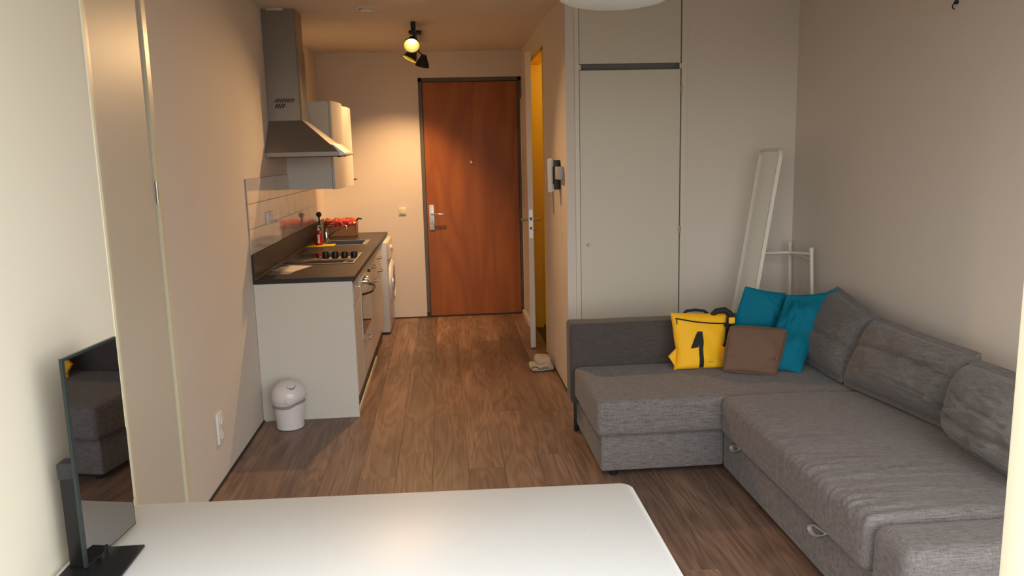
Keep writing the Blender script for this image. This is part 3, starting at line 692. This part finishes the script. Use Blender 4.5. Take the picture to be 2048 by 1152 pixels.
MB().rbox(bc[0]+.0, bc[0]+.034, bc[1]-.112, bc[1]-.090, .176, .206, .008).build('lid_hinge', M['bin'], bn, True)

# wall outlets, switches, marks
lo = thing('wall_outlet', 'white double power outlet low on the left wall', 'outlet', (XL, 3.93, .285))
MB().rbox(XL, XL+.012, 3.888, 3.972, .207, .363, .003).build('cover_plate', M['white'], lo, True)
for zz in (.247, .323): MB().lathe([(.024, 0), (.024, .003), (.020, .003), (.018, -.001), (0, -.001)], (XL+.0115, 3.93, zz), (1, 0, 0), 22).build('socket_ring', M['white'], lo, True)
lsw = thing('light_switch', 'square cream light switch on the wall beside the front door', 'switch', (-.417, YF, 1.08))
MB().rbox(-.454, -.380, YF-.010, YF, 1.044, 1.120, .003).build('frame', M['cream'], lsw, True)
MB().rbox(-.443, -.391, YF-.016, YF-.008, 1.055, 1.109, .004).build('rocker', M['cream'], lsw, True)
ic = thing('intercom', 'white wall intercom handset with black base on the hall wall', 'intercom', (XH, 5.42, 1.46))
MB().rbox(XH-.042, XH, 5.37, 5.45, 1.365, 1.562, .004).build('base', M['black'], ic, True)
def hs(p, q): return p+Vector((-.012*(abs(p.z-1.465)/.1)**2*0, 0, 0))
hsx = MB(); V = []
hsx.rbox(XH-.078, XH-.046, 5.40, 5.452, 1.345, 1.575, .01).rbox(XH-.062, XH-.040, 5.405, 5.447, 1.36, 1.40, .004).rbox(XH-.062, XH-.040, 5.405, 5.447, 1.52, 1.56, .004)
hso = hsx.build('handset', M['white'], ic, True)
MB().rbox(XH-.038, XH, 5.215, 5.37, 1.435, 1.52, .004).build('control_box', mat('intercom_grey', (.42, .40, .37), .4), ic, True)
pts = [(XH-.045+.004*math.sin(k*1.4), 5.43-.0004*k+.005*math.cos(k*1.4), 1.35-k*.0022) for k in range(70)]
MB().tube(pts, .0022, 5).build('cord', M['closetgap'], ic, True)
rb = MB().lathe([(.040, 0), (.040, .003), (.036, .003), (.036, 0)], (XH, 5.33, 1.05), (-1, 0, 0), 30).build('wall_ring', M['wall'], None, True, loc=(XH, 5.33, 1.05)); tag(rb, 'small painted ring cap on the hall wall below the intercom', 'cover')
hk = thing('wall_hook', 'tiny dark hook high on the right wall', 'hook', (XR, 3.495, 2.217))
MB().cyl((XR, 3.495, 2.225), (XR-.012, 3.495, 2.225), .009, n=12).build('base', M['darkmetal'], hk)
MB().tube([(XR-.008, 3.495, 2.225), (XR-.022, 3.495, 2.215), (XR-.022, 3.495, 2.200), (XR-.012, 3.495, 2.195)], .003, 6).build('hook', M['darkmetal'], hk, True)
# ceiling vents
vg = 'round ceiling vents'
for i, (xx, yy) in enumerate(((-1.085, 5.685), (-.473, 5.625))):
    v = thing('ceiling_vent', ('white round ceiling vent above the range hood', 'white round ceiling vent nearer the middle of the hallway')[i], 'vent', (xx, yy, ZC), vg)
    MB().lathe([(.075, 0), (.075, -.006), (.066, -.012), (.052, -.012), (.050, -.002)], (xx, yy, ZC), n=36).build('ring', M['trimw'], v, True)
    MB().lathe([(.040, -.004), (.043, -.012), (.040, -.022), (.02, -.026), (0, -.026)], (xx, yy, ZC), n=30).build('disc', M['trimw'], v, True)

# ceiling spotlight
sl = thing('ceiling_spotlight', 'black ceiling spotlight bar with three cone heads in the hallway', 'lamp', (-.185, 6.7, ZC))
bx = -.185
MB().rbox(bx-.016, bx+.016, 6.22, 7.28, ZC-.075, ZC-.045, .004).build('bar', M['black'], sl, True)
MB().rbox(bx-.05, bx+.05, 6.62, 6.74, ZC-.02, ZC, .004).box(bx-.008, bx+.008, 6.66, 6.70, ZC-.05, ZC-.015).build('mount', M['black'], sl, True)
MB().box(bx-.018, bx+.018, 6.20, 6.26, ZC-.045, ZC).build('mount', M['black'], sl, True)
def head(pos, aim, piv, on, r=.056, es='bulb', watts=0, L_=.10, cone=118):
    a = Vector(aim).normalized(); p = Vector(pos)          # p = centre of the opening
    prof = [(0, -L_), (.022, -L_), (.028, -L_+.012), (.034, -L_+.03), (r-.006, -.03), (r, 0)]
    h = MB().lathe(prof, p, a, 28).build('lamp_head', M['black'], sl, True)
    MB().lathe([(r-.001, 0), (r-.008, -.03), (.032, -L_+.032), (.020, -L_+.020), (0, -L_+.020)], p, a, 28).build('reflector', M['shadein'], h, True)
    MB().tube([piv, (piv[0], piv[1], piv[2]-.02), p-a*(L_-.01)], .006, 8).build('joint', M['black'], h, True)
    if on:
        rb_ = .022; q = p-a*(.062)
        MB().lathe([(.0001, rb_)]+[(rb_*math.sin(t), rb_*math.cos(t)) for t in [math.pi*k/10 for k in range(1, 9)]]+[(.013, -rb_*1.3), (.013, -rb_*1.7)], q, a, 18).build('bulb', M[es], h, True)
        li = bpy.data.lights.new('spot_bulb', 'SPOT'); li.energy = watts; li.spot_size = math.radians(cone); li.spot_blend = .9; li.color = WARM; li.shadow_soft_size = .02
        lo_ = bpy.data.objects.new('spot_bulb', li); COL.objects.link(lo_); lo_.location = p-a*.030; lo_.rotation_euler = a.to_track_quat('-Z', 'Y').to_euler()
head((-.203, 6.27, 2.440), (-.02, -.76, -.65), (bx, 6.36, ZC-.07), True, watts=SPOT_W, r=.060, cone=104)
head((-.245, 6.86, 2.412), (-.46, -.13, -.88), (bx, 6.86, ZC-.07), True, watts=SPOT2_W, es='bulb2', r=.058, cone=120)
head((-.150, 7.16, 2.385), (-.22, .27, -.93), (bx, 7.14, ZC-.07), True, watts=SPOT3_W, es='bulb2', r=.062, cone=96)

# pendant lamp shade at the top of the frame
pn = thing('pendant_lamp', 'pale round pendant lamp shade at the top edge of the view', 'lamp', (.585, 2.7, 2.0))
pc = (.590, 2.7, 2.096)
prof = [(0, -.0)]
MB().lathe([(.165, -.0), (.166, .003), (.185, .010), (.205, .03), (.215, .07), (.215, .15), (.20, .19), (.16, .22), (.08, .24), (.03, .245)], pc, n=56).build('shade', M['pend'], pn, True)
MB().lathe([(0, -.016), (.06, -.015), (.12, -.010), (.166, .001), (.165, .006), (0, .002)], pc, n=48).build('diffuser', M['pend'], pn, True)
MB().cyl((pc[0], pc[1], pc[2]+.24), (pc[0], pc[1], ZC), .003, n=8).build('cord', M['white'], pn)
MB().lathe([(.045, 0), (.045, -.02), (.02, -.04), (0, -.04)], (pc[0], pc[1], ZC), n=24).build('ceiling_rose', M['white'], pn, True)

# ------------------------------------------------------------------ table and monitor
TZ = .725
tb = thing('dining_table', 'white table with rounded corners in the foreground', 'table', (-.2, 1.6, 0))
def rpoly(cs, r, n=8):
    out = []; N = len(cs)
    for i in range(N):
        p = Vector(cs[i]); a = (Vector(cs[i-1])-p).normalized(); b = (Vector(cs[(i+1) % N])-p).normalized()
        rr = r[i]; half = a.angle(b)/2; d = rr/math.tan(half); cen = p+(a+b).normalized()*(rr/math.sin(half))
        s = p+a*d-cen; e = p+b*d-cen
        a0 = math.atan2(s.y, s.x); a1 = math.atan2(e.y, e.x)
        while a1-a0 > math.pi: a1 -= 2*math.pi
        while a1-a0 < -math.pi: a1 += 2*math.pi
        for k in range(n+1): t = a0+(a1-a0)*k/n; out.append((cen.x+rr*math.cos(t), cen.y+rr*math.sin(t)))
    return out
cs = [(-.874, 2.028), (.470, 1.984), (.470, 1.16), (-.874, 1.16)]
tp = MB(); pol = rpoly(cs, [.06, .035, .04, .04]); inn = rpoly([(-.870, 2.024), (.466, 1.980), (.466, 1.164), (-.870, 1.164)], [.056, .031, .036, .036])
n_ = len(pol); V = [(x_, y_, TZ-.022) for x_, y_ in pol]+[(x_, y_, TZ-.003) for x_, y_ in pol]+[(x_, y_, TZ) for x_, y_ in inn]
F = [tuple(range(n_)), tuple(2*n_+k for k in range(n_-1, -1, -1))]+[(r*n_+k, r*n_+(k+1) % n_, (r+1)*n_+(k+1) % n_, (r+1)*n_+k) for r in range(2) for k in range(n_)]
tp.add(V, F).build('tabletop', M['tabletop'], tb, True, angle=50)
for (xx, yy) in ((-.80, 1.94), (.39, 1.90), (.39, 1.24), (-.80, 1.24)):
    MB().cyl((xx, yy, 0), (xx, yy, TZ-.022), .02, n=18).build('leg', M['white'], tb, True)
MB().box(-.78, .37, 1.90, 1.92, TZ-.07, TZ-.022).build('apron', M['white'], tb)
MB().box(-.78, .37, 1.24, 1.26, TZ-.07, TZ-.022).build('apron', M['white'], tb)
for (a, b) in ((-.42, 1.86), (.30, 1.73), (-.17, 1.55)): MB().lathe([(0, .0004), (.003, .0004), (.0035, 0)], (a, b, TZ), n=10).build('scuff', M['scratch'], tb)

mn = thing('monitor', 'black portrait monitor seen edge-on on the white table by the wall', 'monitor', (-.80, 1.75, TZ))
A = Vector((-.800, 1.664, 0)); B = Vector((-.774, 1.872, 0)); z0a, z1a = .742, 1.207
dv = (B-A).normalized(); nn = Vector((dv.y, -dv.x, 0)); Wd = (B-A).length
def mp3(t, w, z): return A+dv*t+nn*w+Vector((0, 0, z))
def mbox(mb, t0, t1, w0, w1, z0, z1):
    V = [mp3(t, w, z) for t in (t0, t1) for w in (w0, w1) for z in (z0, z1)]
    return mb.add(V, [(0, 1, 3, 2), (4, 6, 7, 5), (0, 4, 5, 1), (2, 3, 7, 6), (0, 2, 6, 4), (1, 5, 7, 3)])
mbox(MB(), 0, Wd, -.007, 0, z0a, z1a).build('housing', M['bezel'], mn)
mbox(MB(), .006, Wd-.004, 0, .0012, z0a+.004, z1a-.006).build('screen', M['screen'], mn)
mbox(MB(), Wd, Wd+.006, -.012, -.002, z0a+.06, .985).build('side_clip', M['stand'], mn)
MB().rbox(-.848, -.816, 1.69, 1.722, TZ+.006, .965, .003).build('stand_post', M['stand'], mn, True)
MB().rbox(-.850, -.806, 1.686, 1.726, .935, .972, .004).build('stand_bracket', mat('bracket_grey', (.028, .032, .036), .4), mn, True)
MB().rbox(-.82, -.795, 1.70, 1.80, .935, .965, .003).build('mount_arm', M['stand'], mn, True)
MB().rbox(-.858, -.722, 1.585, 1.782, TZ+.0005, TZ+.0065, .0015).build('base_plate', M['darkmetal'], mn)
MB().cyl((-.80, 1.74, TZ+.006), (-.80, 1.74, TZ+.03), .014, n=16).build('foot_joint', M['stand'], mn)

# ------------------------------------------------------------------ sofa
sf = thing('corner_sofa', 'grey fabric corner sofa with chaise and pull-out bed', 'sofa', (1.5, 3.2, 0))
SZ = .42
def seatfn(amp_e, amp_t, front_axis, x0, y0, seed, y1=None):
    def f(p, q):
        w = p.copy()
        if q.z > 0 and p.z > SZ-.06:
            d = (p.x-x0) if front_axis == 'x' else (p.y-y0)
            k = math.exp(-max(0, d)*9)*amp_e + amp_t
            c_ = p.y if front_axis == 'x' else p.x
            oth = p.x if front_axis == 'x' else p.y
            n1 = noise.noise(Vector((oth*2.2, c_*34+seed, seed))); n2 = noise.noise(Vector((oth*3.5+5, c_*13+seed*2, 2.3)))
            w.z += (n1*.6+n2)*k
            w.z += .010*math.exp(-((d-.35)/.4)**2)*.6
        return w
    return f
# chaise
MB().rbox(.722, 1.345, 3.668, 4.43, .045, .240, .012, (6, 6, 1)).build('chaise_base', M['sofa'], sf, True)
MB().rbox(.690, 2.22, 3.612, 4.275, .243, SZ, .028, (50, 30, 3), seatfn(.003, .0018, 'y', 0, 3.62, 2), 4).build('chaise_seat', M['sofa'], sf, True)
# main seat with wrinkled cover
def wrk(p, q):
    w = p.copy()
    t = min(1, max(0, (3.5-p.y)/1.0))          # more wrinkles toward the near end
    d = p.x-1.30
    if q.z > .0 and p.z > SZ-.05:
        e = math.exp(-((d-.06)/.17)**2)*.013*t + .0018 + .0030*t*math.exp(-((d-.35)/.25)**2)
        n1 = noise.noise(Vector((p.x*3.0, p.y*34, 3.1))); n2 = noise.noise(Vector((p.x*2.5+7, p.y*60+p.x*6, 1.3)))
        w.z += (n1+.5*n2)*e
        w.z += .014*math.exp(-((d-.25)/.3)**2)
        # one long soft fold
        yy = p.y-(2.62+.12*(p.x-1.4)); w.z += -.007*math.exp(-(yy/.013)**2)*max(0, min(1, (p.x-1.34)*6, (2.0-p.x)*3)) + .006*math.exp(-((yy+.03)/.02)**2)*max(0, min(1, (p.x-1.34)*6, (2.0-p.x)*3))
        yy = p.y-(3.02-.05*(p.x-1.4)); w.z += -.006*math.exp(-(yy/.010)**2)*max(0, min(1, (p.x-1.4)*6, (1.75-p.x)*4))
    if d < .03:
        e = .011*t*math.exp(-((SZ-p.z)/.07)**2)
        w.x += noise.noise(Vector((p.z*3.0, p.y*45, 3.1)))*e
    return w
MB().rbox(1.300, 2.22, 2.268, 3.606, .238, SZ, .034, (46, 150, 5), wrk, 5).build('seat', M['sofa'], sf, True)
MB().rbox(1.338, 2.13, 2.20, 3.66, .045, .236, .010, (1, 6, 1)).build('pull_out_base', M['sofa'], sf, True)
for (yy, s_) in ((3.40, .85), (2.555, 1.0)):
    prof = [(0, .237), (.045, .233), (.10, .224), (.138, .206), (.147, .189), (.128, .177), (.09, .181), (.045, .203), (.004, .232)]
    V = []; F = []
    for (a, z) in prof: V += [(1.337, yy+a*s_, .237-(.237-z)*s_), (1.318, yy+a*s_, .237-(.237-z)*s_-.004)]
    for k in range(len(prof)-1): F.append((2*k, 2*k+1, 2*k+3, 2*k+2))
    o = MB().add(V, F).build('pull_loop', M['loop'], sf, True)
    sb_ = o.modifiers.new('smooth', 'SUBSURF'); sb_.levels = sb_.render_levels = 2
    md = o.modifiers.new('s', 'SOLIDIFY'); md.thickness = .0035
# low end piece near the camera
def armf(p, q): 
    w = p.copy(); w.x += nz(p, 14, 3)*.002; w.z += nz(p, 16, 6)*.0025*(1 if q.z > 0 else 0); return w
MB().rbox(1.312, 2.28, 2.055, 2.262, .045, SZ+.002, .045, (20, 8, 8), armf, 5).build('end_section', M['sofa'], sf, True)
# rear arm and backrest
MB().rbox(.672, 2.13, 4.280, 4.44, .20, .662, .022, (20, 2, 6), lambda p, q: p+Vector((0, nz(p, 7, 1)*.003, nz(p, 5, 2)*.003)), 4).build('side_arm', M['sofashade'], sf, True)
MB().rbox(2.225, 2.295, 2.055, 4.44, .05, .662, .03, (2, 10, 3), None, 3).build('backrest', M['sofashade'], sf, True)
MB().box(1.345, 2.13, 3.668, 4.43, .06, .24).build('inner_base', M['sofashade'], sf)
for (xx, yy) in ((.80, 3.74), (2.2, 4.38), (2.2, 2.12), (1.40, 2.14)):
    MB().cyl((xx, yy, 0), (xx, yy, .05), .020, .028, n=14).build('leg', M['black'], sf, True)
MB().rbox(.708, .738, 4.385, 4.42, 0, .21, .004).build('leg', M['black'], sf, True)
# back cushions
cr1 = [(.50, .035, .018, 0, 1)]
def cushion(c00, c10, c11, c01, lab, seed, crease, thick=.20, wr=.006, pinch=.012, rc=.12, folds=None):
    cen = sum((Vector(q) for q in (c00, c10)), Vector())/2
    q = pillow(MB(), c00, c10, c11, c01, thick, .055, 44, pinch, wr, seed, .42, crease, rc, folds, .35)
    o = q.build('back_cushion', M['sofaback'], None, True, loc=tuple(cen), angle=60)
    return tag(o, lab, 'cushion', 'back cushions of the grey sofa')
# far one, middle, near (c00 is the near-bottom corner so the normal points into the room)
cushion((1.975, 4.270, .455), (1.960, 3.672, .452), (2.095, 3.672, .755), (2.205, 4.270, .800), 'grey back cushion in the far corner next to the teal cushions', 2, [(.42, .035, .022, 0, 1)], .24, folds=[(.55, .55, .95, .42, .02, .008), (.1, .2, .5, .1, .02, .006)])
cushion((1.960, 3.655, .452), (2.055, 2.915, .455), (2.120, 2.915, .750), (2.100, 3.655, .755), 'grey back cushion in the middle with its top edge folded', 5, [(.60, .035, .022, 0, 1)], .26, .012, .03, folds=[(.62, .24, 1.0, .20, .022, .016), (.45, .58, .85, .80, .03, .014), (.60, .55, .98, .72, .03, .012), (.3, .3, .75, .35, .03, .008)])
cushion((2.000, 2.905, .450), (1.955, 2.275, .450), (2.110, 2.275, .735), (2.075, 2.905, .745), 'puffy grey back cushion nearest the camera', 9, [(.30, .035, .026, 0, 1)], .31, .018, .02, .3, folds=[(.15, .60, .75, .48, .03, .016), (.3, .80, .85, .66, .03, .012), (.05, .35, .45, .52, .03, .014), (.5, .15, .9, .28, .025, .010)])
# loose cushions
def loose(c00, c10, c11, c01, th, name, label, m_, seed, **kw):
    cen = (Vector(c00)+Vector(c10))/2
    o = pillow(MB(), c00, c10, c11, c01, th, kw.pop('edge', .008), 40, kw.pop('pinch', .04), kw.pop('wr', .006), seed, kw.pop('pw', .6), kw.pop('crease', None), kw.pop('rc', 0), kw.pop('folds', None), .5).build(name, M[m_], None, True, loc=tuple(cen), angle=70)
    return tag(o, label, 'cushion', kw.get('group'))
loose((1.495, 4.19, .436), (1.86, 4.19, .43), (1.905, 4.255, .80), (1.665, 4.262, .850), .085, 'teal_cushion', 'teal cushion standing behind the yellow bag', 'teal', 3, folds=[(.55, .95, .95, .70, .03, .012), (.7, .75, .98, .35, .03, .012), (.4, .6, .8, .5, .03, .007)], group='teal cushions on the sofa', pinch=.035, wr=.012, rc=.15)
loose((1.640, 3.98, .437), (1.842, 3.925, .428), (2.145, 4.15, .822), (1.870, 4.17, .800), .085, 'teal_cushion', 'teal cushion with pointed corners leaning in the sofa corner', 'teal', 7, wr=.014, folds=[(.12, .95, .20, .45, .03, .012), (.35, .9, .28, .5, .03, .010), (.55, .8, .45, .3, .035, .008)], group='teal cushions on the sofa', pinch=.03)
loose((1.445, 3.98, .447), (1.700, 3.90, .432), (1.800, 4.00, .645), (1.505, 4.05, .668), .080, 'taupe_cushion', 'small taupe cushion between the yellow bag and teal cushion', 'brown', 11, folds=[(.02, .30, .35, .38, .02, .008), (.55, .25, .95, .36, .018, .012), (.60, .12, .95, .18, .016, .009), (.15, .62, .5, .55, .03, .005)], pinch=.01, rc=.28, edge=.022)

# yellow bag -------------------------------------------------------
bgx = thing('tote_backpack', 'yellow canvas backpack with a black numeral on its front', 'bag', (1.35, 4.12, SZ))
NB = 26
def bagpt(u, v, side):
    # outline width by height: flared bottom corners, slight waist, wide top
    z = .428+.300*v-.02*u*v
    xl_ = 1.212+.012*math.sin(v*3.1)-.0*v; xr_ = 1.492+.035*v
    waist = .018*math.exp(-((v-.30)/.14)**2)
    xl_ += waist*.6; xr_ -= waist
    x_ = xl_+(xr_-xl_)*u
    y_ = 4.100+.075*v
    th = .050*(1-abs(2*u-1)**3)**.6*(1-abs(2*v-1)**6)**.5*(1-.45*v)+.006
    wr_n = nz((x_, v*.3, z), 13, 3)*.011*(1-abs(2*u-1)**4)*min(1, v*6)
    if side > 0: return Vector((x_, y_-th+wr_n, z-.004*side*0))
    return Vector((x_, y_+th*.8, z))
V = []; F = []; m_ = NB+1
for side in (1, -1):
    for i in range(m_):
        for j in range(m_): V.append(bagpt(i/NB, j/NB, side))
for i in range(NB):
    for j in range(NB):
        a = i*m_+j; F.append((a, a+m_, a+m_+1, a+1)); b = m_*m_+a; F.append((b, b+1, b+m_+1, b+m_))
ring = [i*m_ for i in range(m_)]+[NB*m_+j for j in range(1, m_)]+[i*m_+NB for i in range(NB-1, -1, -1)]+[j for j in range(NB-1, 0, -1)]
for k in range(len(ring)): a, b = ring[k], ring[(k+1) % len(ring)]; F.append((a, b, b+m_*m_, a+m_*m_))
body = MB().add(V, F).build('body', M['yellow'], bgx, True, angle=60)
# side tabs at the bottom
MB().prism([(1.222, 4.085, .545), (1.184, 4.095, .500), (1.216, 4.085, .448)], (0, .018, 0), None).build('side_tab', M['yellow'], bgx)
MB().prism([(1.478, 4.085, .550), (1.478, 4.085, .450), (1.518, 4.095, .530)], (0, .018, 0), None).build('side_tab', M['yellow'], bgx)
def onbag(u, v, off=.0022): p = bagpt(u, v, 1); return p+Vector((0, -off, 0))
def bagpatch(mb, uv, off=.0022, sub=8):
    """flat print: polygon strip given as left/right edge pairs"""
    V = []; F = []
    rows = []
    for k in range(len(uv)-1):
        (l0, r0, v0), (l1, r1, v1) = uv[k], uv[k+1]
        for s in range(sub):
            t = s/sub; rows.append((l0+(l1-l0)*t, r0+(r1-r0)*t, v0+(v1-v0)*t))
    rows.append(uv[-1])
    for (l, r, v) in rows:
        for q in range(5): V.append(onbag(l+(r-l)*q/4, v, off))
    for k in range(len(rows)-1):
        for q in range(4): F.append((k*5+q, k*5+q+1, k*5+6+q, k*5+5+q))
    return mb.add(V, F)
num = MB()
bagpatch(num, [(.455, .545, .045), (.440, .530, .30), (.425, .515, .70)])
bagpatch(num, [(.270, .300, .40), (.275, .425, .42), (.34, .44, .56), (.42, .50, .70)], .0024)
num.build('numeral_1', M['blackcloth'], bgx, True)
bagpatch(MB(), [(.63, .74, .145), (.63, .74, .152)], .002, 1).build('small_print', M['blackcloth'], bgx)
zp = [onbag(.06+.92*k/20, .915-.075*math.sin(k/20*1.7)+.0*k, .003) for k in range(21)]
MB().tube(zp, .0042, 6).build('zipper', M['blackcloth'], bgx, True)
MB().tube([zp[0], zp[0]+Vector((.004, -.006, -.012)), zp[0]+Vector((.006, -.005, -.034))], .0032, 6).build('zipper_pull', M['black'], bgx, True)
MB().tube([(1.29, 4.19, .715), (1.31, 4.20, .730), (1.36, 4.20, .734), (1.41, 4.20, .726), (1.43, 4.19, .710)], .008, 8).build('carry_loop', M['blackcloth'], bgx, True)
def band(pts, w, th, name, mt, par=bgx):
    V = []; F = []
    for p in pts:
        p = Vector(p); V += [p, p+Vector((w, .004, 0)), p+Vector((w, .004+th, .0)), p+Vector((0, th, 0))]
    for k in range(len(pts)-1):
        for j in range(4): F.append((k*4+j, k*4+(j+1) % 4, k*4+4+(j+1) % 4, k*4+4+j))
    F += [(3, 2, 1, 0), tuple((len(pts)-1)*4+j for j in range(4))]
    return MB().add(V, F).build(name, mt, par, True)
MB().tube([(1.44, 4.175, .70), (1.47, 4.17, .728), (1.51, 4.16, .735), (1.538, 4.15, .715), (1.55, 4.14, .68), (1.552, 4.135, .645), (1.53, 4.13, .60), (1.525, 4.13, .55), (1.515, 4.13, .50)], [.014, .017, .018, .018, .016, .014, .011, .010, .009], 8).build('shoulder_strap', M['blackcloth'], bgx, True)
MB().tube([(1.50, 4.125, .66), (1.535, 4.12, .63), (1.532, 4.118, .58), (1.50, 4.115, .515), (1.478, 4.11, .50)], .007, 6).build('shoulder_strap', M['blackcloth'], bgx, True)
MB().rbox(1.520, 1.552, 4.105, 4.118, .668, .702, .003).build('strap_tab', M['yellow'], bgx, True)

# ------------------------------------------------------------------ standing mirror with rear rack
mi = thing('standing_mirror', 'tall white-framed standing mirror leaning in the corner behind the sofa', 'mirror', (1.9, 4.78, 0))
# mirror plane: far edge / near edge, top / foot
TF, TN = Vector((2.040, 4.985, 1.603)), Vector((1.990, 4.55, 1.603))
BF, BN = Vector((1.800, 4.985, .03)), Vector((1.750, 4.55, .03))
ex = (TN-TF).normalized(); ez = (TF-BF).normalized(); nm = ez.cross(ex).normalized()
if nm.x > 0: nm = -nm
Wm = (TN-TF).length; Hm = (TF-BF).length
def rrect(w, h, r, n=8, ins=0):
    out = []
    for (cx_, cz_, a0) in ((w-r, h-r, 0), (r, h-r, 90), (r, r, 180), (w-r, r, 270)):
        for k in range(n+1):
            a = math.radians(a0+90*k/n); out.append((cx_+(r-ins)*math.cos(a), cz_+(r-ins)*math.sin(a)))
    return out
def mpt(x_, z_, w=0): return BF+ex*x_+ez*z_+nm*w
o_ = rrect(Wm, Hm, .055); i_ = rrect(Wm, Hm, .055, ins=.016); n_ = len(o_)
V = [mpt(a, b, .0) for a, b in o_]+[mpt(a, b, .022) for a, b in o_]+[mpt(a, b, .022) for a, b in i_]+[mpt(a, b, .010) for a, b in i_]
F = [(r*n_+k, r*n_+(k+1) % n_, (r+1)*n_+(k+1) % n_, (r+1)*n_+k) for r in range(3) for k in range(n_)]+[tuple(range(n_))]
MB().add(V, F).build('frame', M['ivory'], mi, True)
MB().add([mpt(a, b, .011) for a, b in i_], [tuple(range(n_))]).build('mirror_glass', M['mirror'], mi)
for (yy, xt, xb) in ((4.62, 2.215, 2.262), (4.97, 2.235, 2.262)):
    MB().tube([(xb, yy, 0), (xt, yy, .975)], .012, 12).build('rear_leg', M['ivory'], mi, True)
    MB().cyl((xt, yy, .975), (xt-.001, yy, 1.005), .0135, n=14).build('leg_cap', M['ivory'], mi, True)
MB().tube([(1.96, 4.80, .955), (2.13, 4.80, .955), (2.16, 4.79, .955), (2.215, 4.63, .965)], .010, 10).build('hanging_rail', M['ivory'], mi, True)
MB().tube([(2.218, 4.62, .93), (2.236, 4.97, .93)], .009, 10).build('cross_bar', M['ivory'], mi, True)

# ------------------------------------------------------------------ rag on the hall floor
V = []
rg = thing('floor_rag', 'folded beige cloth with dark hem on the floor by the doorway', 'cloth', (.69, 5.78, 0))
def rgf(seed, s=1):
    def f(p, q):
        h = 1 if q.z > 0 else 0
        return Vector((p.x+nz(p, 9, seed)*.02, p.y+nz(p, 9, seed+2)*.02, max(.001, p.z+h*(nz(p, 14, seed)*.022+nz(p, 30, seed)*.008)*s)))
    return f
MB().rbox(.60, .775, 5.70, 5.86, .002, .045, .018, (16, 14, 2), rgf(3)).build('cloth_fold', M['rag'], rg, True)
MB().rbox(.64, .765, 5.74, 5.90, .035, .085, .022, (14, 14, 2), rgf(8)).build('cloth_fold', M['rag'], rg, True)
MB().tube([(.60, 5.70, .03), (.62, 5.685, .045), (.645, 5.69, .038), (.665, 5.695, .02), (.69, 5.695, .03), (.72, 5.70, .028), (.765, 5.72, .03)], .0045, 6).build('hem', M['ragline'], rg, True)
